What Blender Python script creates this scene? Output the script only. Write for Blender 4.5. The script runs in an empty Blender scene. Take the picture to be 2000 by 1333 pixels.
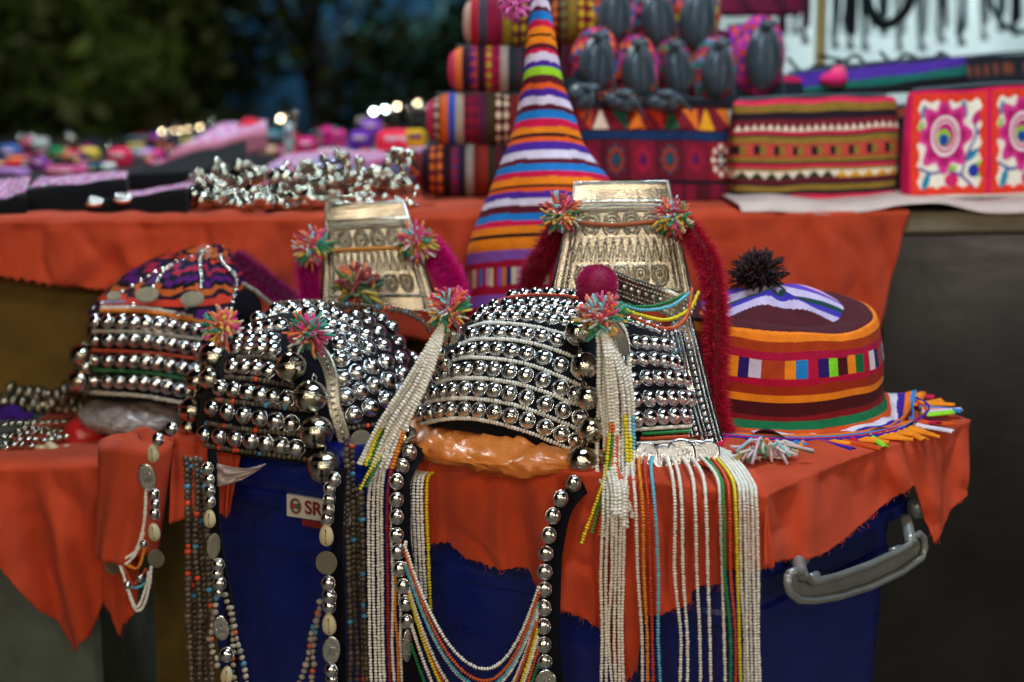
import bpy, math, random
import numpy as np
from mathutils import Vector, Matrix, Quaternion, noise
random.seed(7); rng = np.random.default_rng(7)
SC = bpy.context.scene
COL = SC.collection
# ------------------------------------------------------------ camera
F = 2778.0; PITCH = math.radians(10.5); CZ = 1.0
cam_d = bpy.data.cameras.new('camera'); cam = bpy.data.objects.new('camera', cam_d); COL.objects.link(cam)
cam.location = (0, 0, CZ); cam.rotation_euler = (math.pi/2 - PITCH, 0, 0)
cam_d.sensor_width = 36; cam_d.lens = 50; cam_d.clip_start = .02; cam_d.clip_end = 200
cam_d.dof.use_dof = True; cam_d.dof.focus_distance = 1.15; cam_d.dof.aperture_fstop = 3.5
cam_d.dof.aperture_blades = 9
SC.camera = cam
# ------------------------------------------------------------ world, lamps, exposure
w = bpy.data.worlds.new('World'); SC.world = w; w.use_nodes = True
nt = w.node_tree; sky = nt.nodes.new('ShaderNodeTexSky'); sky.sky_type = 'NISHITA'; sky.sun_disc = False
sky.sun_elevation = math.radians(-4); sky.sun_rotation = math.radians(150)
bg = nt.nodes['Background']; nt.links.new(sky.outputs[0], bg.inputs[0]); bg.inputs[1].default_value = .15
def lamp(name, loc, tgt, power, col, size, kind='AREA', sy=None):
    d = bpy.data.lights.new(name, kind); o = bpy.data.objects.new(name, d); COL.objects.link(o)
    o.location = loc; d.energy = power; d.color = col
    if kind == 'AREA':
        d.size = size
        if sy: d.shape = 'RECTANGLE'; d.size_y = sy
    else: d.shadow_soft_size = size
    v = Vector(tgt) - Vector(loc); o.rotation_euler = v.to_track_quat('-Z', 'Y').to_euler(); return o
COOL = (.72, .88, 1.0); WARM = (1.0, .88, .72)
lamp('stall_tube_lamp', (.35, 1.0, 1.95), (.1, 1.25, .7), 12.5, COOL, .8, sy=.12)
lamp('stall_tube_lamp', (-.6, 2.3, 2.05), (-.6, 2.4, .8), 13, (.85, .95, 1.0), .12, sy=.12)
lamp('unseen_lane_lamp', (-.55, -.35, 1.75), (0, 1.2, .7), 3.8, WARM, .22, sy=.16)
lamp('unseen_lane_lamp', (.35, -.5, 1.6), (0, 1.2, .7), 2.6, (1, .86, .68), .12, sy=.3)
lamp('unseen_lane_lamp', (1.45, .3, .72), (.5, 1.6, .75), 2.2, (1, .88, .8), .25, sy=.15)  # low lamp added to put a soft glow on the dark front panel
for i in range(7):
    lamp('festoon_bulb', (-1.6 + i*.5, -2.4 + .1*(i % 2), 1.7 + .05*(i % 3)), (0, -1.8, .0), 7, (1, .82, .58), .16, sy=.1)
lamp('far_stall_lamp', (1.3, 3.3, 2.0), (1.15, 3.9, .9), 23, (.8, .95, 1), .8, sy=.2)
for q in ((-2.75, 7.0, 1.25, 4), (-2.1, 7.6, 1.0, 6), (-1.75, 7.6, 1.55, 3), (-2.4, 7.2, 1.75, 3)): lamp('added_tree_lamp', q[:3], (q[0], 9, q[2]+.3), q[3]*.38, (1, 1, .45), .1)  # small lamps added for yellow green patches on the leaves
lamp('added_glow_lamp', (-1.2, 9.6, 2.5), (-1.5, 11.5, 1.7), 75, (.3, .6, .9), .6)  # lamp added to make the blue glow behind the trees
SC.view_settings.view_transform = 'Standard'; SC.view_settings.look = 'None'
SC.view_settings.exposure = .3; SC.view_settings.gamma = 1
SC.render.engine = 'CYCLES'
# ------------------------------------------------------------ helpers
cp, sp = math.cos(PITCH), math.sin(PITCH)
def ray(px, py):
    u = (px-1000)/F; v = (666.5-py)/F
    return Vector((u, cp + v*sp, -sp + v*cp))
def at(px, py, Y):
    d = ray(px, py); return Vector((0, 0, CZ)) + d*(Y/d.y)
def proj(P):
    x, y, z = P[0], P[1], P[2]-CZ
    dp = y*cp - z*sp; up = y*sp + z*cp
    return 1000 + F*x/dp, 666.5 - F*up/dp
def lin(h):
    if isinstance(h, str):
        c = [int(h[i:i+2], 16)/255 for i in (0, 2, 4)]
        return tuple(((x+.055)/1.055)**2.4 if x > .04045 else x/12.92 for x in c)
    return h
def material(name, col=None, rough=.6, metal=0, bump=0, bscale=200, attr=False, sheen=0, spec=.5, trans=0, coat=0,
             var=0, vscale=30, sub=0, weave=False, rvar=0):
    m = bpy.data.materials.new(name); m.use_nodes = True; t = m.node_tree; b = t.nodes['Principled BSDF']
    b.inputs['Roughness'].default_value = rough; b.inputs['Metallic'].default_value = metal
    b.inputs['Specular IOR Level'].default_value = spec; b.inputs['Sheen Weight'].default_value = sheen
    b.inputs['Transmission Weight'].default_value = trans; b.inputs['Coat Weight'].default_value = coat
    if sub: b.inputs['Subsurface Weight'].default_value = sub; b.inputs['Subsurface Scale'].default_value = .004
    if attr:
        a = t.nodes.new('ShaderNodeAttribute'); a.attribute_name = 'Col'; out = a.outputs['Color']
    else:
        a = t.nodes.new('ShaderNodeRGB'); a.outputs[0].default_value = (*lin(col), 1); out = a.outputs[0]
    tc = t.nodes.new('ShaderNodeTexCoord')
    if var:
        n = t.nodes.new('ShaderNodeTexNoise'); n.inputs['Scale'].default_value = vscale; n.inputs['Detail'].default_value = 6
        t.links.new(tc.outputs['Object'], n.inputs['Vector'])
        r = t.nodes.new('ShaderNodeMapRange'); r.inputs[3].default_value = 1-var; r.inputs[4].default_value = 1+var
        r.inputs[1].default_value = .3; r.inputs[2].default_value = .7
        t.links.new(n.outputs[0], r.inputs[0])
        x = t.nodes.new('ShaderNodeVectorMath'); x.operation = 'SCALE'
        t.links.new(out, x.inputs[0]); t.links.new(r.outputs[0], x.inputs['Scale']); out = x.outputs[0]
    t.links.new(out, b.inputs['Base Color'])
    if rvar:
        n3 = t.nodes.new('ShaderNodeTexNoise'); n3.inputs['Scale'].default_value = 14; n3.inputs['Detail'].default_value = 9; n3.inputs['Roughness'].default_value = .7
        mp = t.nodes.new('ShaderNodeMapping'); mp.inputs['Scale'].default_value = (1, 1, 5); t.links.new(tc.outputs['Object'], mp.inputs[0]); t.links.new(mp.outputs[0], n3.inputs['Vector'])
        r3 = t.nodes.new('ShaderNodeMapRange'); r3.inputs[1].default_value = .35; r3.inputs[2].default_value = .65; r3.inputs[3].default_value = max(.05, rough-rvar); r3.inputs[4].default_value = rough+rvar
        t.links.new(n3.outputs[0], r3.inputs[0]); t.links.new(r3.outputs[0], b.inputs['Roughness'])
    if bump:
        bn = t.nodes.new('ShaderNodeBump'); bn.inputs['Distance'].default_value = .002; bn.inputs['Strength'].default_value = bump
        if weave:
            hs = []
            for ax in ('X', 'Z'):
                wv = t.nodes.new('ShaderNodeTexWave'); wv.bands_direction = ax; wv.inputs['Scale'].default_value = bscale
                wv.inputs['Distortion'].default_value = 1.5; wv.inputs['Detail Scale'].default_value = 3
                t.links.new(tc.outputs['Object'], wv.inputs['Vector']); hs.append(wv.outputs['Fac'])
            ad = t.nodes.new('ShaderNodeMath'); t.links.new(hs[0], ad.inputs[0]); t.links.new(hs[1], ad.inputs[1])
            t.links.new(ad.outputs[0], bn.inputs['Height'])
        else:
            n2 = t.nodes.new('ShaderNodeTexNoise'); n2.inputs['Scale'].default_value = bscale; n2.inputs['Detail'].default_value = 4
            t.links.new(tc.outputs['Object'], n2.inputs['Vector']); t.links.new(n2.outputs[0], bn.inputs['Height'])
        t.links.new(bn.outputs[0], b.inputs['Normal'])
    return m
M = dict(
    shiny=material('polished_silver', (.55, .52, .45), .08, 1, 0, var=.25, vscale=25),
    silver=material('silver', (.66, .67, .68), .13, 1, .09, 110, var=.22, vscale=70),
    tin=material('worn_silver', (.42, .39, .32), .30, 1, .15, 500, var=.2, vscale=60),
    brass=material('bell_metal', (.56, .53, .44), .1, 1, .1, 200, var=.15, vscale=90),
    dark=material('slit_dark', (.004, .004, .004), .9),
    navy=material('navy_felt', '0b0b14', .95, 0, .3, 900, sheen=.03, var=.2, spec=.15),
    bead=material('glass_bead', None, .28, 0, 0, attr=True, spec=.6, sub=.0),
    seed=material('seed_bead', None, .38, 0, .25, 600, attr=True, var=.25, vscale=200),
    cloth=material('woven_cloth', None, .85, 0, .5, 700, attr=True, sheen=.02, var=.12, vscale=90, spec=.2),
    yarn=material('wool_yarn', None, .95, 0, .8, 1200, attr=True, sheen=.4, var=.15, vscale=300),
    fuzz=material('dyed_down', None, .6, 0, 0, attr=True, spec=.3),
    plate=material('patina_silver', None, .27, 1, .2, 400, attr=True, var=.15, vscale=40),
    red=material('orange_cotton', (.60, .066, .020), .88, 0, .5, 380, sheen=.05, var=.2, vscale=11, weave=True, spec=.25),
    blue=material('blue_plastic', '0b1a68', .34, 0, .15, 60, var=.15, vscale=20, rvar=.16),
    grey=material('grey_plastic', '8c9190', .38, .45, .1, 80, var=.15, rvar=.12),
    shell=material('cowrie', 'c9bd98', .3, 0, .2, 90, var=.15, vscale=80),
    coin=material('old_coin', (.36, .31, .21), .42, .9, .6, 260, var=.3, vscale=120),
    bag_o=material('orange_poly', 'ec8c40', .26, 0, .3, 200, trans=.35, var=.1, vscale=60),
    bag_g=material('clear_poly', 'b9a8a4', .25, 0, .4, 120, trans=.45),
    panel=material('dark_board', (.036, .035, .033), .34, .7, .12, 35, var=.25, vscale=12, rvar=.04),
    ochre=material('brown_board', '6a5010', .75, 0, .3, 60, var=.2),
    gpanel=material('grey_green_board', '4d5650', .7, 0, .3, 60, var=.2),
    stone=material('table_edge', '77705c', .8, 0, .5, 120, var=.2),
    paper=material('pale_paper', 'c9b4ac', .7, 0, .2, 60, var=.1),
    black=material('black_nylon', '3c4c58', .40, 0, .02, 100, sheen=.1, var=.15),
    leaf=material('leaf', '28340f', .6, 0, 0, var=.5, vscale=3),
    bark=material('bark', '2a2118', .9, 0, .8, 40, var=.3),
    white=material('white_sheet', 'c4d0d0', .8, 0, .3, 30, var=.1, vscale=6),
    pole=material('bamboo_pole', '9a8c58', .5, 0, .3, 60, var=.2),
    ground=material('pavement', '77736a', .8, 0, .8, 60, var=.3, vscale=8),
    paint=material('printed_ink', '7c1f22', .5), lab=material('label_paper', 'c8c6bc', .5),
)
ORG = {}
def thing(name, label, cat, loc, group=None):
    o = bpy.data.objects.new(name, None); COL.objects.link(o); o.location = loc; o.empty_display_size = .02
    o['label'] = label; o['category'] = cat
    if group: o['group'] = group
    ORG[o] = Vector(loc); return o
def tag(o, label, cat, group=None, kind=None):
    o['label'] = label; o['category'] = cat
    if group: o['group'] = group
    if kind: o['kind'] = kind
    return o
class MB:
    def __init__(s): s.V = []; s.Q = []; s.T = []; s.QC = []; s.TC = []; s.QM = []; s.TM = []; s.n = 0
    def add(s, V, Q=None, T=None, col=None, mi=0, qc=None):
        V = np.asarray(V, float).reshape(-1, 3); s.V.append(V)
        c = lin(col) if col is not None else (.5, .5, .5)
        if Q is not None and len(Q):
            Q = np.asarray(Q, int); s.Q.append(Q+s.n); s.QC.append(np.asarray(qc, float) if qc is not None else np.tile(c, (len(Q), 1))); s.QM.append(np.full(len(Q), mi))
        if T is not None and len(T):
            T = np.asarray(T, int); s.T.append(T+s.n); s.TC.append(np.tile(c, (len(T), 1))); s.TM.append(np.full(len(T), mi))
        s.n += len(V)
    def mesh(s, name, mats, origin=(0, 0, 0), smooth=True):
        V = np.concatenate(s.V) - np.array(origin); me = bpy.data.meshes.new(name)
        Q = np.concatenate(s.Q) if s.Q else np.zeros((0, 4), int); T = np.concatenate(s.T) if s.T else np.zeros((0, 3), int)
        nq, ntr = len(Q), len(T)
        me.vertices.add(len(V)); me.vertices.foreach_set('co', V.ravel())
        loops = np.concatenate([Q.ravel(), T.ravel()]); me.loops.add(len(loops)); me.loops.foreach_set('vertex_index', loops)
        me.polygons.add(nq+ntr)
        me.polygons.foreach_set('loop_start', np.concatenate([np.arange(nq)*4, nq*4+np.arange(ntr)*3]))
        mi = np.concatenate((s.QM or [np.zeros(0)]) + (s.TM or [np.zeros(0)])).astype(int)
        for m in mats: me.materials.append(m)
        me.polygons.foreach_set('material_index', mi)
        me.polygons.foreach_set('use_smooth', np.full(nq+ntr, smooth))
        QC = np.concatenate(s.QC) if s.QC else np.zeros((0, 3)); TC = np.concatenate(s.TC) if s.TC else np.zeros((0, 3))
        cc = np.concatenate([np.repeat(QC, 4, 0), np.repeat(TC, 3, 0)]); cc = np.hstack([cc, np.ones((len(cc), 1))])
        me.update(calc_edges=True)
        a = me.color_attributes.new('Col', 'FLOAT_COLOR', 'CORNER'); a.data.foreach_set('color', cc.ravel())
        me.validate(); return me
    def build(s, name, mat, parent=None, label=None, smooth=True, solid=0, origin=None):
        mats = mat if isinstance(mat, list) else [mat]
        if parent is not None: org = ORG[parent]
        elif origin is not None: org = Vector(origin)
        else:
            V = np.concatenate(s.V); org = Vector(((V[:, 0].min()+V[:, 0].max())/2, (V[:, 1].min()+V[:, 1].max())/2, V[:, 2].min()))
        o = bpy.data.objects.new(name, s.mesh(name, mats, tuple(org), smooth)); COL.objects.link(o); ORG[o] = org.copy()
        if parent is not None: o.parent = parent
        else: o.location = org
        if label: o['label'] = label
        if solid:
            md = o.modifiers.new('solid', 'SOLIDIFY'); md.thickness = solid; md.offset = 0
        return o
def uvs(nu, nv):
    V = [(0, 0, 1)]
    for j in range(1, nv):
        t = math.pi*j/nv
        for i in range(nu): a = 2*math.pi*i/nu; V.append((math.sin(t)*math.cos(a), math.sin(t)*math.sin(a), math.cos(t)))
    V.append((0, 0, -1)); Q = []; T = []
    for i in range(nu): T.append((0, 1+i, 1+(i+1) % nu))
    for j in range(nv-2):
        for i in range(nu):
            a = 1+j*nu+i; b = 1+j*nu+(i+1) % nu; Q.append((a, a+nu, b+nu, b))
    l = len(V)-1; k = 1+(nv-2)*nu
    for i in range(nu): T.append((l, k+(i+1) % nu, k+i))
    return np.array(V), np.array(Q), np.array(T)
S8 = uvs(8, 5); S6 = uvs(6, 4); S16 = uvs(16, 10); S32 = uvs(32, 20)
def spl(pts, n=60):
    P = [Vector(p) for p in pts]
    if len(P) == 2: return np.array([P[0].lerp(P[1], i/(n-1)) for i in range(n)])
    Q = [P[0]*2-P[1]] + P + [P[-1]*2-P[-2]]; out = []
    for i in range(n):
        t = i/(n-1)*(len(P)-1); k = min(int(t), len(P)-2); f = t-k
        a, b, c, d = Q[k:k+4]
        out.append(.5*((2*b)+(c-a)*f+(2*a-5*b+4*c-d)*f*f+(3*b-a-3*c+d)*f**3))
    return np.array(out)
def resample(P, pitch):
    d = np.r_[0, np.cumsum(np.linalg.norm(np.diff(P, axis=0), axis=1))]; n = max(2, int(round(d[-1]/pitch))+1)
    s = np.linspace(0, d[-1], n); return np.stack([np.interp(s, d, P[:, k]) for k in range(3)], 1)
def frames(P):
    T = np.gradient(P, axis=0); T /= np.linalg.norm(T, axis=1)[:, None]+1e-12
    up = np.tile([0, 1., .13], (len(P), 1)); X = np.cross(up, T); X /= np.linalg.norm(X, axis=1)[:, None]+1e-12
    return X, np.cross(T, X), T
def beads(mb, pts, r, pitch, col, sq=.62, tmpl=S8, jit=.08, n=60, colfn=None):
    P = resample(spl(pts, n), pitch); X, Y, T = frames(P); V, Q, Tr = tmpl; c0 = lin(col) if col else None
    rr = r*(1+rng.normal(0, jit, len(P))); ln = sq*r*(1+rng.normal(0, jit*.6, len(P)))
    P = P+rng.normal(0, r*.06, P.shape)
    A = P[:, None, :] + rr[:, None, None]*(V[None, :, 0, None]*X[:, None, :]+V[None, :, 1, None]*Y[:, None, :]) + ln[:, None, None]*V[None, :, 2, None]*T[:, None, :]
    nv = len(V); off = (np.arange(len(P))*nv)
    Qa = (Q[None]+off[:, None, None]).reshape(-1, 4); Ta = (Tr[None]+off[:, None, None]).reshape(-1, 3)
    cs = np.array([lin(colfn(i, len(P))) if colfn else c0 for i in range(len(P))])*(1+rng.normal(0, .05, (len(P), 1)))
    mb.V.append(A.reshape(-1, 3)); mb.Q.append(Qa+mb.n); mb.T.append(Ta+mb.n)
    mb.QC.append(np.repeat(cs, len(Q), 0)); mb.TC.append(np.repeat(cs, len(Tr), 0))
    mb.QM.append(np.zeros(len(Qa))); mb.TM.append(np.zeros(len(Ta))); mb.n += len(P)*nv
def tube(mb, pts, r, col=None, ns=8, n=24, mi=0, taper=None, smooth=True):
    P = spl(pts, n) if smooth else np.array([tuple(p) for p in pts], float)
    n = len(P); X, Y, T = frames(P); a = np.arange(ns)*2*math.pi/ns
    R = np.full(n, r) if taper is None else r*np.interp(np.linspace(0, 1, n), np.linspace(0, 1, len(taper)), taper)
    V = P[:, None]+R[:, None, None]*(np.cos(a)[None, :, None]*X[:, None]+np.sin(a)[None, :, None]*Y[:, None])
    Q = [(i*ns+j, i*ns+(j+1) % ns, (i+1)*ns+(j+1) % ns, (i+1)*ns+j) for i in range(n-1) for j in range(ns)]
    V = np.concatenate([V.reshape(-1, 3), P[:1], P[-1:]]); k = n*ns
    T_ = [(k, (j+1) % ns, j) for j in range(ns)]+[(k+1, (n-1)*ns+j, (n-1)*ns+(j+1) % ns) for j in range(ns)]
    mb.add(V, Q, T_, col, mi)
def sph(mb, c, r, col=None, tmpl=S16, sc=(1, 1, 1), mi=0, rot=None):
    V = tmpl[0]*np.array(sc)*r
    if rot is not None: V = V @ np.array(rot.to_matrix()).T
    mb.add(V+np.array(c), tmpl[1], tmpl[2], col, mi)
def box(mb, c, s, col=None, mi=0, rz=0, bev=0):
    x, y, z = [k/2 for k in s]; b = bev
    V = []; 
    if b:
        for sz, ins in ((-z, b), (-z+b, 0), (z-b, 0), (z, b)):
            for X_, Y_ in ((-x+ins, -y), (x-ins, -y), (x, -y+ins), (x, y-ins), (x-ins, y), (-x+ins, y), (-x, y-ins), (-x, -y+ins)) if ins else ((-x+b, -y), (x-b, -y), (x, -y+b), (x, y-b), (x-b, y), (-x+b, y), (-x, y-b), (-x, -y+b)):
                if ins: X_ = max(-x+b, min(x-b, X_)); Y_ = max(-y+b, min(y-b, Y_))
                V.append((X_, Y_, sz))
        Q = [(k*8+i, k*8+(i+1) % 8, (k+1)*8+(i+1) % 8, (k+1)*8+i) for k in range(3) for i in range(8)]
        T = [(0, i+1, i) for i in range(1, 7)]+[(24, 24+i, 25+i) for i in range(1, 7)]
    else:
        V = [(i*x, j*y, k*z) for k in (-1, 1) for i, j in ((-1, -1), (1, -1), (1, 1), (-1, 1))]
        Q = [(3, 2, 1, 0), (4, 5, 6, 7), (0, 1, 5, 4), (1, 2, 6, 5), (2, 3, 7, 6), (3, 0, 4, 7)]; T = None
    V = np.array(V); ca, sa = math.cos(rz), math.sin(rz)
    V = np.stack([V[:, 0]*ca-V[:, 1]*sa, V[:, 0]*sa+V[:, 1]*ca, V[:, 2]], 1)+np.array(c)
    mb.add(V, Q, T, col, mi)
def grid(mb, fn, nu, nv, colfn=None, col=None, closed=False, mi=0):
    V = [tuple(fn(i/nu, j/nv)) for j in range(nv+1) for i in range(nu+1)]
    Q = [(j*(nu+1)+i, j*(nu+1)+i+1, (j+1)*(nu+1)+i+1, (j+1)*(nu+1)+i) for j in range(nv) for i in range(nu)]
    qc = [lin(colfn((i+.5)/nu, (j+.5)/nv)) for j in range(nv) for i in range(nu)] if colfn else None
    mb.add(V, Q, None, col, mi, qc)
def interp(P, t):
    """piecewise-linear point on list of tuples, t in 0..1 by x-index"""
    k = t*(len(P)-1); i = min(int(k), len(P)-2); f = k-i
    return tuple(a+(b-a)*f for a, b in zip(P[i], P[i+1]))
# ---------- implicit body (cap form)
class Body:
    def __init__(s, C, a, b, c, q=2.0): s.C = Vector(C); s.a, s.b, s.c, s.q = a, b, c, q
    def g(s, P):
        x, y, z = P[0]-s.C.x, P[1]-s.C.y, P[2]-s.C.z
        return ((x/s.a)**2+(y/s.b)**2)**(s.q/2)+abs(z/s.c)**s.q
    def hit(s, px, py, off=0):
        d = ray(px, py); o = Vector((0, 0, CZ)); t0 = (s.C.y-1.3*s.b)/d.y; t1 = (s.C.y+.7*s.b)/d.y; best = None; bg_ = 1e9
        prev = t0
        for i in range(61):
            t = t0+(t1-t0)*i/60; g = s.g(o+d*t)
            if g <= 1:
                lo, hi = prev, t
                for _ in range(14):
                    m = (lo+hi)/2
                    if s.g(o+d*m) <= 1: hi = m
                    else: lo = m
                best = o+d*hi; break
            if g < bg_: bg_ = g; bt = t
            prev = t
        if best is None: best = o+d*bt
        n = s.nrm(best); return best+n*off, n
    def nrm(s, P):
        e = 1e-4; g0 = s.g(P); return Vector([(s.g(P+Vector((e if k == 0 else 0, e if k == 1 else 0, e if k == 2 else 0)))-g0)/e for k in range(3)]).normalized()
    def shell(s, mb, rim, th=0, na=72, nt_=24, col='14141f', zdef=None):
        rr = []
        for px, py in rim:
            P, n = s.hit(px, py); rr.append((math.atan2(P.y-s.C.y, P.x-s.C.x), P.z-s.C.z))
        rr.sort(); A = [r[0] for r in rr]; Z = [r[1] for r in rr]
        zd = min(Z)*.4+max(Z)*.6 if zdef is None else zdef
        A = [A[0]-.5-2*math.pi if False else -math.pi-.01]+A+[A[-1]+.6]+[math.pi+.01]; Z = [zd]+Z+[zd, zd]
        def f(u, v):
            a = -math.pi+2*math.pi*u; z = float(np.interp(a, A, Z)); z = max(-s.c*.98, z)
            tr = math.copysign(math.asin(min(1, (abs(z)/s.c)**(s.q/2))), z); t = math.pi/2+(tr-math.pi/2)*v
            zz = math.copysign(abs(math.sin(t))**(2/s.q), math.sin(t)); r_ = abs(math.cos(t))**(2/s.q)
            return (s.C.x+(s.a-th)*r_*math.cos(a), s.C.y+(s.b-th)*r_*math.sin(a), s.C.z+(s.c-th)*zz)
        grid(mb, f, na, nt_, col=col)
# ---------- shared meshes
def stud_mesh():
    mb = MB(); V, Q, T = uvs(20, 14); V = V*np.array([1, 1, .82]); mb.add(V, Q, T)
    ring = [(1.02*math.cos(a), 1.02*math.sin(a), -.05) for a in np.linspace(0, 2*math.pi, 25)]
    tube(mb, ring, .09, ns=5, smooth=False); return mb.mesh('stud', [M['silver']])
def bell_mesh():
    mb = MB(); V, Q, T = uvs(64, 40)
    c = V[Q].mean(1); k = ~(((abs(c[:, 0]) < .045) & (c[:, 2] < -.2)) | (((abs(c[:, 1])-.72)**2+c[:, 0]**2 < .016) & (c[:, 2] < -.2)))
    mb.add(V, Q[k], T); V2, Q2, T2 = uvs(16, 10); mb.add(V2*.95, Q2, T2, mi=1)
    for z, r in ((.0, 1.0), (.06, 1.03), (-.06, 1.01)):
        tube(mb, [(r*math.cos(a), r*math.sin(a), z) for a in np.linspace(0, 2*math.pi, 37)], .04, ns=6, smooth=False)
    tube(mb, [(.0, .2*math.cos(a), 1.12+.2*math.sin(a)) for a in np.linspace(0, 2*math.pi, 17)], .06, ns=6, smooth=False)
    return mb.mesh('bell', [M['brass'], M['dark']])
def cowrie_mesh():
    mb = MB(); V, Q, T = uvs(20, 14); V = V.copy()*np.array([.62, .42, 1]); V[:, 0] *= 1-.18*V[:, 2]
    mb.add(V, Q, T)
    for s in (-1, 1): tube(mb, [(s*.09, -.40, -.7), (s*.06, -.44, -.2), (s*.07, -.44, .3), (s*.1, -.38, .72)], .05, ns=6, n=10)
    box(mb, (0, -.415, 0), (.1, .03, 1.3), mi=1); return mb.mesh('cowrie', [M['shell'], M['dark']])
def disc_mesh(mat, dots=True):
    mb = MB(); n = 28
    prof = [(0, -.06), (.7, -.06), (.92, -.07), (1, -.03), (1, .03), (.9, .05), (0, .05)]
    V = []; 
    for r, y in prof:
        for i in range(n): a = 2*math.pi*i/n; V.append((r*math.cos(a), y, r*math.sin(a)))
    Q = [(k*n+i, k*n+(i+1) % n, (k+1)*n+(i+1) % n, (k+1)*n+i) for k in range(len(prof)-1) for i in range(n)]
    mb.add(V, Q)
    if dots:
        for r, m in ((.86, 22), (.62, 16)):
            for i in range(m): a = 2*math.pi*i/m; sph(mb, (r*math.cos(a), -.07, r*math.sin(a)), .055, tmpl=S6)
        for i in (-1, 0, 1):
            tube(mb, [(i*.26-.08, -.08, -.32), (i*.26+.08, -.08, -.32), (i*.26+.08, -.08, .32), (i*.26-.08, -.08, .32), (i*.26-.08, -.08, -.32)], .035, ns=5, smooth=False)
    return mb.mesh('disc', [mat])
STUD, BELL, COWRIE, COIN, DISC = stud_mesh(), bell_mesh(), cowrie_mesh(), disc_mesh(M['coin'], False), disc_mesh(M['silver'])
def inst(name, me, parent, P, R, scale, label=None):
    o = bpy.data.objects.new(name, me); COL.objects.link(o); o.parent = parent
    o.location = Vector(P)-ORG[parent]; o.rotation_mode = 'QUATERNION'; o.rotation_quaternion = R
    o.scale = (scale, scale, scale) if not hasattr(scale, '__len__') else scale
    if label: o['label'] = label
    return o
def studs(parent, L, name='stud', limit=100):
    """L: list of (P, normal, r). the largest `limit` as parts, the rest as one part"""
    L = sorted(L, key=lambda s: -s[2]/s[0].y)
    for P, n, r in L[:limit]:
        inst(name, STUD, parent, P, n.to_track_quat('Z', 'Y'), (r*random.uniform(.94, 1.05), r, r*random.uniform(.9, 1.1)))
    if len(L) > limit:
        mb = MB(); V, Q, T = uvs(14, 9)
        for P, n, r in L[limit:]: sph(mb, P, r, tmpl=(V, Q, T), sc=(1, 1, .82), rot=n.to_track_quat('Z', 'Y'))
        o = mb.build('small_studs', M['silver'], parent); o['kind'] = 'stuff'
def ppx(r, Y): return r*Y/F
def row(B, pts, r, n=None, off=.3):
    out = []
    if n:
        S = spl([(x, y, 0) for x, y in pts], 80); S = resample(S, np.linalg.norm(np.diff(S, axis=0), axis=1).sum()/(n-1)); pts = [(p[0], p[1]) for p in S]
    for x, y in pts:
        P, nn = B.hit(x, y); rr = ppx(r, P.y); out.append((P+nn*rr*off, nn, rr))
    return out
def band(B, mb, pts, r, pitch, col, off=.5, colfn=None, tmpl=S8, sq=.62):
    S = spl([(x, y, 0) for x, y in pts], 30); W = []
    for p in S:
        P, nn = B.hit(p[0], p[1]); W.append(P+nn*ppx(r, P.y)*off)
    beads(mb, W, ppx(r, W[0].y), ppx(pitch, W[0].y), col, sq, tmpl, colfn=colfn)
YARN = ['e8308c', 'f0702a', '1fa08c', '128a4a', 'f0c040', 'e8e4dc', 'c0185c', 'ff7a58', '8fd0dc', 'b01828']
def pom(name, parent, c, r, n=90, pal=YARN, up=(0, -.4, .5), mat='yarn', th=.052, spread=1.0, L0=.65):
    mb = MB(); up = Vector(up).normalized(); c = Vector(c); n = int(n*2.2); r *= .9
    for i in range(n):
        d = Vector(rng.normal(0, 1, 3)).normalized()*spread+up*.55; d.normalize()
        d2 = (d+Vector(rng.normal(0, .42, 3))+Vector((0, 0, -.08))).normalized(); L = r*random.uniform(L0, 1.12)
        k = int(((math.atan2(d.x, d.z)/math.pi+1)*len(pal)/2*1.7+random.random()*2.2)) % len(pal)
        tube(mb, [c+d*r*.05, c+d*L*.5, c+d*L*.5+d2*L*.5], r*th, pal[k], ns=6, n=5, taper=[.7, 1, 1.15, 1.1, .8])
    return mb.build(name, M[mat], parent)
def boa(name, parent, pts, R, col, col2, n=3500, mat='fuzz', n_=40):
    mb = MB(); P = spl(pts, n_); X, Y, T = frames(P); tube(mb, pts, R*.5, col2, ns=10, n=n_)
    idx = rng.random(n)*(n_-1); i0 = idx.astype(int); f = (idx-i0)[:, None]; c = P[i0]*(1-f)+P[np.minimum(i0+1, n_-1)]*f
    a = rng.random(n)*2*math.pi; D = np.cos(a)[:, None]*X[i0]+np.sin(a)[:, None]*Y[i0]+rng.normal(0, .3, (n, 3)); D /= np.linalg.norm(D, axis=1)[:, None]
    L = R*rng.uniform(.7, 1.2, n)[:, None]; W = np.cross(D, rng.normal(0, 1, (n, 3))); W /= np.linalg.norm(W, axis=1)[:, None]; W *= R*.024
    A = np.stack([c-W, c+W, c+D*L*.6+W*.8+[0, 0, -R*.02], c+D*L*.6-W*.8+[0, 0, -R*.02]], 1); B_ = np.stack([c+D*L*.6-W*.8, c+D*L*.6+W*.8, c+D*L+rng.normal(0, R*.12, (n, 3))+[0, 0, -R*.08]], 1)
    q = np.arange(n*4).reshape(n, 4); ca, cb = np.array(lin(col)), np.array(lin(col2)); k = rng.random((n, 1))
    mb.add(A.reshape(-1, 3), q, qc=ca*k+cb*(1-k)); mb.add(B_.reshape(-1, 3), None, np.arange(n*3).reshape(n, 3), col)
    return mb.build(name, M[mat], parent)
# ------------------------------------------------------------ setting
ZU = CZ-.15      # upper table top
ZL = CZ-.305     # cloth on bin
def flat_obj(name, c, s, mat, rz=0, bev=0): mb = MB(); box(mb, c, s, rz=rz, bev=bev); return mb.build(name, mat, smooth=False)
o = flat_obj('ground', (0, 6, -.05), (60, 60, .1), M['ground']); o['kind'] = 'structure'
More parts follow.
